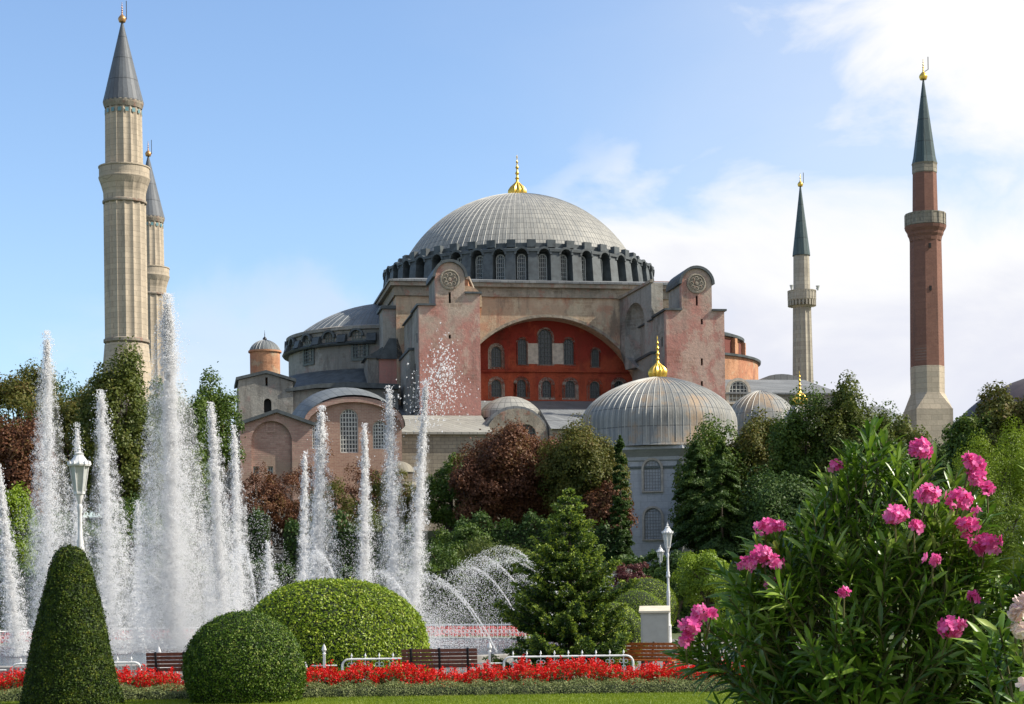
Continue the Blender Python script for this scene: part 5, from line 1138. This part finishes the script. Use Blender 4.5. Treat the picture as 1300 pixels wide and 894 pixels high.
def picket(px0, px1, d, ztop, n, label, group):
    a, c = G(px0, d), G(px1, d); rt = empty('picket_fence', a, math.atan2(c.y - a.y, c.x - a.x), label=label, cat='fence', group=group); w = (c - a).length
    b = MB(); b.box(0, w, -.02, .02, ztop - .08, ztop - .03); b.box(0, w, -.02, .02, .1, .15); b.build('rail', M['white'], rt)
    b = MB()
    for i in range(n + 1):
        x = w * i / n; b.box(x - .018, x + .018, -.045, -.021, .03, ztop - .02); b.lathe([(.022, 0), (.03, .03), (0, .09)], 5, c=(x, -.033, ztop - .03))
    b.build('pickets', M['white'], rt); return rt
picket(742, 850, 50, .62, 20, 'white picket fence behind the orange bench', 'white picket fence runs')
picket(852, 960, 50, .62, 20, 'white picket fence run disappearing behind the oleander', 'white picket fence runs')
# railing ring beyond the pool
arcs = []
for j, a in enumerate(np.linspace(.2, .8, 10)):
    a0, a1 = a * PI - .03 * PI * 0 - .0, (a + .6 / 9) * PI
    if j == 9: break
    rr = PR + 2.2; p0 = Vector((PC.x + rr * math.cos(a0), PC.y + rr * math.sin(a0), 0)); p1 = Vector((PC.x + rr * math.cos(a1), PC.y + rr * math.sin(a1), 0))
    arcs.append((p0, p1))
proto = None
for j, (p0, p1) in enumerate(arcs):
    w = (p1 - p0).length
    if proto is None:
        rt = empty('pool_railing', p0, 0, cat='railing', group='low white railing panels beyond the pool'); b = MB()
        b.box(0, w - .05, -.025, .025, .78, .84); b.box(0, w - .05, -.02, .02, .12, .17); b.build('rail', M['white'], rt); b = MB()
        for i in range(17):
            x = .1 + (w - .25) * i / 16; b.tube([(x, 0, .12), (x, 0, .9)], .016, 4); ring_mb(b, (x + .11, 0, .5), .09, .014, n=8)
        b.build('balusters', M['white'], rt); proto = rt; o = rt
    else: o = copy_tree(proto)
    o.location = p0; o.rotation_euler = (0, 0, math.atan2(p1.y - p0.y, p1.x - p0.x)); o['label'] = 'one of the white railing panels along the far rim of the fountain pool'

# ------------------------------------------------------------------ benches, cabinet, lamps
def bench(loc_, rz, wood, label, w=1.75, tilt=.22):
    rt = empty('park_bench', loc_, rz, label=label, cat='bench', group='slatted park benches'); q = w / 2
    # faces local -Y (sitter looks along -Y); back rest at +Y
    bk = MB(); s_ = MB()
    for i in range(5):
        z = .47 + i * .088; y = .22 + (z - .45) * tilt; bk.box(-q, q, y - .015, y + .015, z - .038, z + .038)
    for i in range(6):
        y = -.24 + i * .08; s_.box(-q, q, y - .032, y + .032, .42, .45)
    bk.build('backrest', M[wood], rt); s_.build('seat', M[wood], rt)
    for x in (-q + .22, 0, q - .22):
        f = MB(); f.box(x - .03, x + .03, -.26, .22, .36, .418); f.box(x - .03, x + .03, -.24, -.18, .02, .36); f.box(x - .03, x + .03, .14, .2, .02, .36)
        f.tube([(x, .2, .36), (x, .24 + .0, .45), (x, .25 + .42 * tilt, .88)], .028, 6); f.box(x - .03, x + .03, -.3, .3, 0, .02); f.build('iron_leg', M['black'], rt)
    return rt
bench(G(559, 43.0), PI, 'wood_backlit', 'dark slatted bench seen from behind before the dome hedge')
bench(G(237, 43.0), PI, 'wood_backlit', 'dark bench seen from behind, half hidden by the ball shrub')
bench(G(822, 45.5), R(-33), 'wood', 'orange wooden bench facing the lawn under the grey cabinet', 1.65)
p = G(832, 58.5); rt = empty('utility_cabinet', p, R(-6), label='grey metal utility cabinet with beige sloping lid behind the bench', cat='cabinet')
hz = P(832, 778, 58.5).z; wq = 17.5 / F * 58.5
b = MB(); b.box(-wq, wq, -.25, .3, .08, hz); b.build('body', M['boxgrey'], rt)
b = MB(); b.box(-wq + .05, wq - .05, -.275, -.252, .16, hz - .08); b.build('door', M['boxgrey'], rt)
b = MB(); b.prism([(-.34, hz), (.36, hz), (.36, hz + .22), (-.34, hz + .06)], -wq - .05, wq + .05, 'x'); b.build('lid', M['boxtop'], rt)
b = MB(); b.box(-wq - .03, wq + .03, -.3, .34, 0, .08); b.build('plinth', M['kerb'], rt)
def lamp(px, d, ytop, label):
    Ht = P(px, ytop, d).z; p = P(px, ytop + 60, d); rt = empty('street_lamp', (p.x, d, 0), R(15), label=label, cat='street lamp', group='white park lamp posts'); s = Ht / 5.3
    b = MB(); b.lathe([(r * s * .9, z * s) for r, z in [(.2, 0), (.2, .12), (.14, .3), (.12, .9), (.14, 1.0), (.085, 1.1), (.075, 2.2), (.095, 2.26), (.075, 2.34), (.09, 2.42), (.06, 2.5), (.052, 3.0), (.09, 3.04), (.10, 3.1), (.07, 3.16), (.085, 3.24), (.055, 3.3), (.048, 3.86), (.07, 3.98), (.04, 4.04), (.09, 4.22), (.10, 4.27), (0, 4.27)]], 14); b.build('post', M['lampwhite'], rt, smooth=True)
    z0, z1, r0, r1 = 4.29, 4.86, .11, .20; n = 6
    g_ = MB(); g_.lathe([(r0 * s * .94, z0 * s), (r1 * s * .94, z1 * s)], n); g_.build('lantern_glass', M['lampglass'], rt)
    f = MB()
    for k in range(n):
        a = 2 * PI * k / n; f.tube([(r0 * s * math.cos(a), r0 * s * math.sin(a), z0 * s), (r1 * s * math.cos(a), r1 * s * math.sin(a), z1 * s)], .014 * s, 5)
    f.lathe([(r0 * s * 1.08, (z0 - .03) * s), (r0 * s * 1.08, (z0 + .02) * s), (0, (z0 + .02) * s)], n); f.build('lantern_frame', M['lampwhite'], rt)
    c_ = MB(); c_.lathe([(r * s, z * s) for r, z in [(.0, 4.85), (.235, 4.86), (.245, 4.9), (.21, 4.93), (.16, 5.0), (.11, 5.07), (.09, 5.1), (.11, 5.13), (.04, 5.16), (.035, 5.2), (.05, 5.23), (.02, 5.26), (0, 5.36)]], 12)
    for k in range(12):
        a = 2 * PI * k / 12; c_.lathe([(.03 * s, 0), (.02 * s, .05 * s), (0, .09 * s)], 4, c=(.23 * s * math.cos(a), .23 * s * math.sin(a), 4.89 * s))
    c_.build('cap', M['lampwhite'], rt); return rt
lamp(101, 42.5, 566, 'large white lantern lamp post rising behind the yew cone')
lamp(848, 69, 664, 'white lantern lamp post right of the spruce, front one of two')
lamp(839, 100, 692, 'white lamp post directly behind the front right one, partly hidden by it')

# ------------------------------------------------------------------ oleanders
def blade(pos, dr, nrm, L0, w, name, mat, parent):
    n = len(pos); dr = nrmz(dr); sd = nrmz(np.cross(dr, nrm)); nn = np.cross(sd, dr); L0 = L0[:, None]; w = w[:, None]
    v = np.empty((n, 8, 3))
    def c(t, bend): return pos + dr * L0 * t - np.array([[0, 0, 1]]) * L0 * bend - nn * 0
    v[:, 0] = c(0, 0); v[:, 7] = c(1, .16)
    for i, (t, bd, ww) in enumerate(((.3, .01, .8), (.68, .07, .85))):
        m_ = c(t, bd); v[:, 1 + 3 * i] = m_ + sd * w * ww + nn * w * .35; v[:, 2 + 3 * i] = m_; v[:, 3 + 3 * i] = m_ - sd * w * ww + nn * w * .35
    return np_mesh(name, v.reshape(-1, 3), 8, mat, parent, [(0, 1, 2), (0, 2, 3), (1, 4, 5, 2), (2, 5, 6, 3), (4, 7, 5), (5, 7, 6)])
def cluster(parent, c, rad, n, mat, g, fs=.025):
    n = int(n * 1.5); rad *= .85; cen = np.array(c); V = []
    d = nrmz(g.normal(0, 1, (n, 3)) + np.array([[.1, -.35, .3]])); pc = cen + d * rad * g.uniform(.35, 1.25, (n, 1)) * np.array([[1.1, 1, .85]])
    for i in range(n):
        nn = d[i] + g.normal(0, .3, 3); nn /= np.linalg.norm(nn); t = np.cross(nn, [0.3, .2, 1.0]); t /= np.linalg.norm(t); b_ = np.cross(nn, t); f = fs * g.uniform(.75, 1.15); ph = g.uniform(0, 6)
        for k in range(5):
            a = ph + k * 2 * PI / 5; r = t * math.cos(a) + b_ * math.sin(a); s = -t * math.sin(a) + b_ * math.cos(a)
            V += [pc[i], pc[i] + r * f * .6 + s * f * .38 + nn * f * .15, pc[i] + r * f * 1.0 + s * f * .2 + nn * f * .3, pc[i] + r * f * 1.0 - s * f * .3 + nn * f * .22, pc[i] + r * f * .55 - s * f * .36 + nn * f * .1]
    return np_mesh('flower_cluster', np.array(V) - np.array(parent.location), 5, M[mat], parent)
def oleander(base, ctr, ax, ntips, label, seed, flowers=(), mat='pinkflower', tips=(), zmin=.9, leaflen=.195, name='oleander_bush'):
    rt = empty(name, base, label=label, cat='bush'); B = np.array(base); g = np.random.default_rng(seed); P_, D_, N_, L_, Wd = [], [], [], [], []
    sm = MB(); T = []
    while len(T) < ntips:
        d = nrmz(g.normal(0, 1, (1, 3)))[0]; q = np.array(ctr) + d * np.array(ax) * g.uniform(.55, 1.0) ** .6 * (1 + .1 * math.sin(5 * d[0] + 3 * d[2] * 2 + seed))
        if q[2] > zmin: T.append(q)
    T += [np.array(t) for t in tips]
    for (px, py, dd, rad, n) in flowers:
        c = np.array(P(px, py, dd)); T += [c + np.array([g.normal(0, .03), .06 + rad, -.03 - rad * .8]), c + np.array([g.normal(0, .06), .12, -.10])]
    for q in T:
        out = q - np.array([ctr[0], ctr[1], ctr[2] - ax[2] * .30]); out /= np.linalg.norm(out); out = out + g.normal(0, .15, 3); out /= np.linalg.norm(out)
        sl_ = g.uniform(.16, .34)
        s0 = B + np.array([g.normal(0, .08), g.normal(0, .08), 0.05]); mid = (s0 + q) / 2 + np.array([(q[0] - s0[0]) * -.15, (q[1] - s0[1]) * -.15, .12])
        if g.random() < .18: sm.tube([tuple(x - B) for x in (s0, mid, q - out * sl_, q)], [.011, .008, .005, .003], 4)
        else: sm.tube([tuple(x - B) for x in (q - out * (sl_ + .25), q - out * sl_, q)], [.006, .005, .003], 4)
        nw_ = g.integers(4, 8); ph = g.uniform(0, 6)
        ref = np.cross(out, [.2, .9, .1]); ref /= np.linalg.norm(ref); ref2 = np.cross(out, ref)
        for w_ in range(nw_):
            s = w_ / nw_; p = q - out * sl_ * (1 - s)
            for k in range(3):
                a = ph + k * 2 * PI / 3 + w_ * 1.05; rad = ref * math.cos(a) + ref2 * math.sin(a); sp_ = 1.12 - .62 * s + g.normal(0, .12)
                dr = rad * sp_ + out * (1.1 - .5 * sp_) + np.array([0, 0, .12]); nn = out + g.normal(0, .2, 3) + np.array([0, 0, .3])
                P_.append(p); D_.append(dr); N_.append(nn); L_.append(leaflen * g.uniform(.7, 1.15) * (1 - .25 * s)); Wd.append(.0135 * g.uniform(.75, 1.2))
    blade(np.array(P_) - B, np.array(D_), np.array(N_), np.array(L_), np.array(Wd), 'foliage', M['oleander'], rt)
    for (px, py, dd, rad, n) in flowers:
        c = P(px, py, dd); cluster(rt, c, rad, n, mat, g)
        sm.tube([tuple(np.array(c) - B), tuple(np.array(c) - B + np.array([g.normal(0, .02), .05, -.12]))], [.004, .005], 4)
    sm.build('stems', M['stem'], rt); return rt
dO = 9.4
c0 = P(1105, 800, dO)
fl_ = [(1165, 570, 9.0, .06, 26), (1232, 588, 9.1, .055, 20), (1240, 607, 9.1, .05, 14), (1253, 620, 9.1, .035, 8), (1178, 628, 8.8, .055, 26), (1218, 635, 8.8, .06, 28), (1136, 655, 8.7, .06, 26), (1160, 668, 8.7, .035, 8), (1228, 668, 8.8, .05, 16), (1252, 690, 8.8, .07, 32), (1184, 712, 8.6, .035, 7), (1207, 798, 8.4, .06, 30), (972, 668, 9.1, .05, 14), (990, 668, 9.1, .02, 4), (967, 705, 9.0, .05, 18), (950, 717, 9.0, .04, 12), (983, 715, 9.0, .045, 12), (877, 795, 8.8, .05, 22), (888, 778, 8.8, .035, 9), (903, 780, 8.8, .02, 4), (1072, 752, 8.6, .02, 5), (1234, 758, 8.6, .03, 6), (1060, 592, 9.2, .03, 7), (980, 742, 9.0, .035, 7), (870, 812, 8.8, .03, 7), (1240, 650, 8.9, .02, 4)]
tips = [P(1100, 548, 9.2), P(1110, 540, 9.3), P(1085, 570, 9.2), P(1125, 560, 9.2), P(1075, 585, 9.2), P(1060, 600, 9.2), P(1090, 560, 9.3), P(1105, 565, 9.1), P(1140, 590, 9.1), P(1165, 600, 9.2), P(1190, 580, 9.2), P(1215, 600, 9.2), P(940, 740, 9.0), P(925, 760, 9.0), P(915, 800, 9), P(905, 830, 9), P(960, 700, 9.1), P(985, 690, 9.1), P(1010, 660, 9.1), P(1030, 640, 9.1), P(1045, 620, 9.2), P(920, 850, 8.9), P(935, 870, 8.9), P(1000, 720, 9), P(1020, 690, 9)]
oleander((c0.x, dO, 0), (c0.x, dO, 1.45), (.86, .75, 1.22), 540, 'large pink-flowering oleander bush filling the lower right', 21, fl_, tips=tips)
c1 = P(1400, 700, 8.6)
oleander((c1.x, 8.6, 0), (c1.x, 8.6, 1.5), (.55, .6, 1.2), 260, 'oleander without blossom cut by the right picture edge', 5)
c2 = P(1345, 860, 6.9)
oleander((c2.x, 6.9, 0), (c2.x, 6.9, 1.2), (.22, .3, .62), 40, 'white-flowering oleander at the lower right corner', 8, [(1290, 778, 6.6, .028, 9), (1296, 800, 6.6, .028, 9), (1303, 765, 6.6, .03, 8), (1306, 868, 6.5, .03, 8)], 'whiteflower')

def mist_mat(name, dens):
    m = bpy.data.materials.new(name); m.use_nodes = True; nt = m.node_tree; nt.nodes.clear(); out = nt.nodes.new('ShaderNodeOutputMaterial')
    v = nt.nodes.new('ShaderNodeVolumePrincipled'); v.inputs['Color'].default_value = (1, 1, 1, 1); v.inputs['Density'].default_value = dens; v.inputs['Anisotropy'].default_value = 0.1; L(nt, v.outputs[0], out.inputs['Volume']); return m
M['mist'] = mist_mat('fountain_mist', 0.13)
# ------------------------------------------------------------------ water jets
TET = np.array([[1, 1, 1], [1, -1, -1], [-1, 1, -1], [-1, -1, 1]]) / 1.5
def drops(name, pos, size, stretch, g, **k):
    n = len(pos); q = nrmz(g.normal(0, 1, (n, 3))); c = nrmz(np.cross(q, g.normal(0, 1, (n, 3)))); e = np.cross(q, c)
    v = TET[None, :, 0:1] * q[:, None] + TET[None, :, 1:2] * c[:, None] + TET[None, :, 2:3] * e[:, None]
    v = v * size[:, None, None] * .5; v[:, :, 2] *= stretch[:, None]; v = v + pos[:, None, :]
    o = np_mesh(name, v.reshape(-1, 3), 4, M['spray'], None, [(0, 1, 2), (0, 3, 1), (0, 2, 3), (1, 3, 2)], smooth=True); return tag(o, **k)
def jet(px, ytop, pxb, wpx, d, n, label, seed, core=.35, ybase=828, spread=1.0, coarse=.055):
    g = np.random.default_rng(seed); top = P(px, ytop, d); bot = P(pxb, ybase, d); bot.z = .25; k = d / F; H = top.z - bot.z; W_ = wpx * k
    def axis(h): return bot.x + (top.x - bot.x) * h
    P_, S_, T_ = [], [], []
    n = int(n * 4.6); coarse *= .50
    # rising core: narrow broken column
    nc = int(n * core); h = np.repeat(g.random(nc // 8 + 1) ** .85, 8)[:nc] + g.normal(0, .004, nc); h = np.clip(h, 0, 1); wv = (.05 + (.10 + .22 * W_) * (1 - h) ** .35) * (.65 + .35 * np.sin(h * 31 + seed) ** 2)
    cl = lambda: (np.repeat(g.normal(0, 1, nc // 8 + 1), 8)[:nc] * .85 + g.normal(0, .4, nc)) * wv * .5
    P_.append(np.stack([axis(h) + cl(), cl(), h * H], 1)); S_.append(g.uniform(.4, 1.3, nc) * coarse); T_.append(g.uniform(1, 2.8, nc))
    # falling strands
    dr_ = g.uniform(-.1, .35) * (.3 + W_)
    nf = n - nc; ns = 60; sa = g.uniform(0, 2 * PI, ns); sr = np.sqrt(g.random(ns)) * W_ * spread; sh = 1 - g.random(ns) ** 1.6 * .75
    GR = 14; si = np.repeat(g.integers(0, ns, nf // GR + 1), GR)[:nf]; u = np.clip(np.repeat(g.random(nf // GR + 1) ** .75, GR)[:nf] + g.normal(0, .006, nf), 0, 1); jg = [np.repeat(g.normal(0, 1, nf // GR + 1), GR)[:nf] * .8 for _ in range(2)]; hh = sh[si] * (1 - u); rr = sr[si] * (1 - hh) ** .55
    jit = (.05 + .13 * (1 - hh)) * (.5 + W_ * .25)
    P_.append(np.stack([axis(hh) + rr * np.cos(sa[si]) + (jg[0] + g.normal(0, .45, nf)) * jit + dr_ * (1 - hh) ** 2, rr * np.sin(sa[si]) + (jg[1] + g.normal(0, .45, nf)) * jit, hh * H], 1)); S_.append((.30 + .35 * g.random(nf) + (g.random(nf) < .10) * g.uniform(.3, 1.1, nf)) * coarse * 1.0); T_.append(g.uniform(1, 2.2, nf))
    # blobs torn off the head
    nt_ = n // 90; hc = 1.03 - .2 * g.random(nt_) ** 1.2; P_.append(np.stack([axis(hc) + g.normal(0, 1, nt_) * (.04 + .14 * W_ * (1.06 - hc) * 6), g.normal(0, .12, nt_), hc * H], 1)); S_.append(g.uniform(.6, 1.9, nt_) * coarse); T_.append(g.uniform(.8, 1.6, nt_))
    # ground splash
    p = np.concatenate(P_); p[:, 1] += d; p[:, 2] += .25
    rt = drops('water_jet', p, np.concatenate(S_), np.concatenate(T_), g, label=label, cat='water jet', group='upright fountain jets')
    mb = MB(); pr = [(0, .3)] + [(W_ * .92 * (1 - q_ / 10) ** .6 + .05, .3 + H * .93 * q_ / 10) for q_ in range(10)] + [(0, .3 + H * .93)]
    mb.lathe(pr, 20, rfun=lambda a, z: 1 + .12 * math.sin(3 * a + z)); mb.v = [(axis((z - .3) / H) + x, y + d, z) for x, y, z in mb.v]
    mb.build('mist', M['mist'], rt, smooth='all'); return rt
jet(213, 386, 222, 58, 70, 56000, 'tallest and widest white jet, left of the pink annex', 1, .30)
jet(60, 432, 62, 36, 68, 20000, 'tall thin jet at the left, right of the brown tree', 2, .28)
jet(128, 505, 142, 37, 66, 17000, 'jet directly right of the large lamp post', 3, .25)
jet(98, 545, 98, 26, 73, 8000, 'short jet directly behind the large lamp post', 4, .25)
jet(-2, 596, 22, 18, 64, 9000, 'jet cut by the left picture edge', 5, .5)
jet(268, 520, 285, 28, 68, 14000, 'jet directly right of the tallest one', 6, .35)
jet(297, 548, 306, 24, 72, 8500, 'jet in front of the left corner of the pink annex', 7, .35)
jet(408, 524, 400, 31, 66, 14000, 'thick jet before the left side of the vaulted hall', 8, .45)
jet(387, 580, 385, 14, 69, 5000, 'lower jet hugging the left side of the thick one', 9, .45)
jet(463, 546, 464, 16, 67, 8000, 'slim straight jet before the latticed windows', 10, .5)
jet(494, 500, 502, 27, 66, 10000, 'tall ragged jet left of the leaning one', 11, .4)
jet(540, 492, 523, 20, 66, 9000, 'rightmost upright jet, leaning slightly to the right at its head', 12, .45)
jet(175, 640, 175, 22, 74, 5000, 'low veil-like jet between lamp post and tallest jet', 13, .15)
jet(340, 690, 345, 22, 74, 4000, 'low faint jet before the pink annex foot', 14, .15)
g = np.random.default_rng(40); n = 900; f = g.random(n); c = np.array([P(566 - 22 * t, 452 + 75 * t, 66) for t in f]); sc_ = .18 + .5 * f
c[:, 0] += g.normal(0, 1, n) * sc_; c[:, 2] += g.normal(0, .45, n) * 1.0; c[:, 1] += g.normal(0, .3, n)
drops('spray_burst', c, g.uniform(.018, .075, n), g.uniform(.8, 1.8, n), g, label='burst of loose drops above the leaning jet', cat='spray', kind='stuff')
# arcs from the rim towards the centre
rim_px = [(655, 12.0), (632, 0), (612, 0), (680, 0), (700, 0), (590, 0), (720, 0), (745, 0)]
k_ = 0
for a in list(np.linspace(-1.25, .80, 13) * 1.0):
    g = np.random.default_rng(100 + k_); k_ += 1
    s = Vector((PC.x + (PR - .8) * math.cos(a), PC.y + (PR - .8) * math.sin(a), .3)); din = (Vector((PC.x, PC.y, 0)) - s); din.z = 0; din.normalize(); side = Vector((-din.y, din.x, 0))
    n = 2200; t = g.random(n) ** 1.15; Rg, Hh = 6.0 + .8 * math.sin(k_ * 2.1), 3.0 + .5 * math.sin(k_ * 1.3)
    x = t * Rg; z = 4 * Hh * t * (1 - t) * 1.0; w = .012 + .32 * t ** 3
    pts = np.stack([s.x + din.x * x, s.y + din.y * x, .3 + z], 1) + g.normal(0, 1, (n, 3)) * w[:, None] - np.array([[0, 0, 1]]) * (g.random(n) ** 3 * t ** 2 * 1.6)[:, None]; pts[:, 2] = np.maximum(pts[:, 2], .26)
    drops('arcing_water_jet', pts, g.uniform(.012, .030, n), g.uniform(1, 2, n), g, label='one of the thin water arcs leaping inward from the right pool rim', cat='water jet', group='thin arcs from the pool rim')
# fine spray between
g = np.random.default_rng(60); n = 90000; px = np.concatenate([g.uniform(-10, 560, n // 2), g.normal(595, 48, n // 9), g.normal(320, 130, n - n // 2 - n // 9)]); zt = np.where(np.arange(n) < n // 2, 5.5, 3.2); dd = g.uniform(61, 78, n)
x = (px - 650) / F * dd; z = .3 + zt * g.random(n) ** 1.5 * (.7 + .3 * np.sin(px / 23.)); okm = ((x - PC.x) ** 2 + (dd - PC.y) ** 2) < PR ** 2
drops('water_spray', np.stack([x, dd, z], 1)[okm], g.uniform(.010, .026, n)[okm], g.uniform(1, 2, n)[okm], g, label='fine spray of falling drops over the fountain pool', cat='spray', kind='stuff')
print('objects', len(bpy.data.objects))
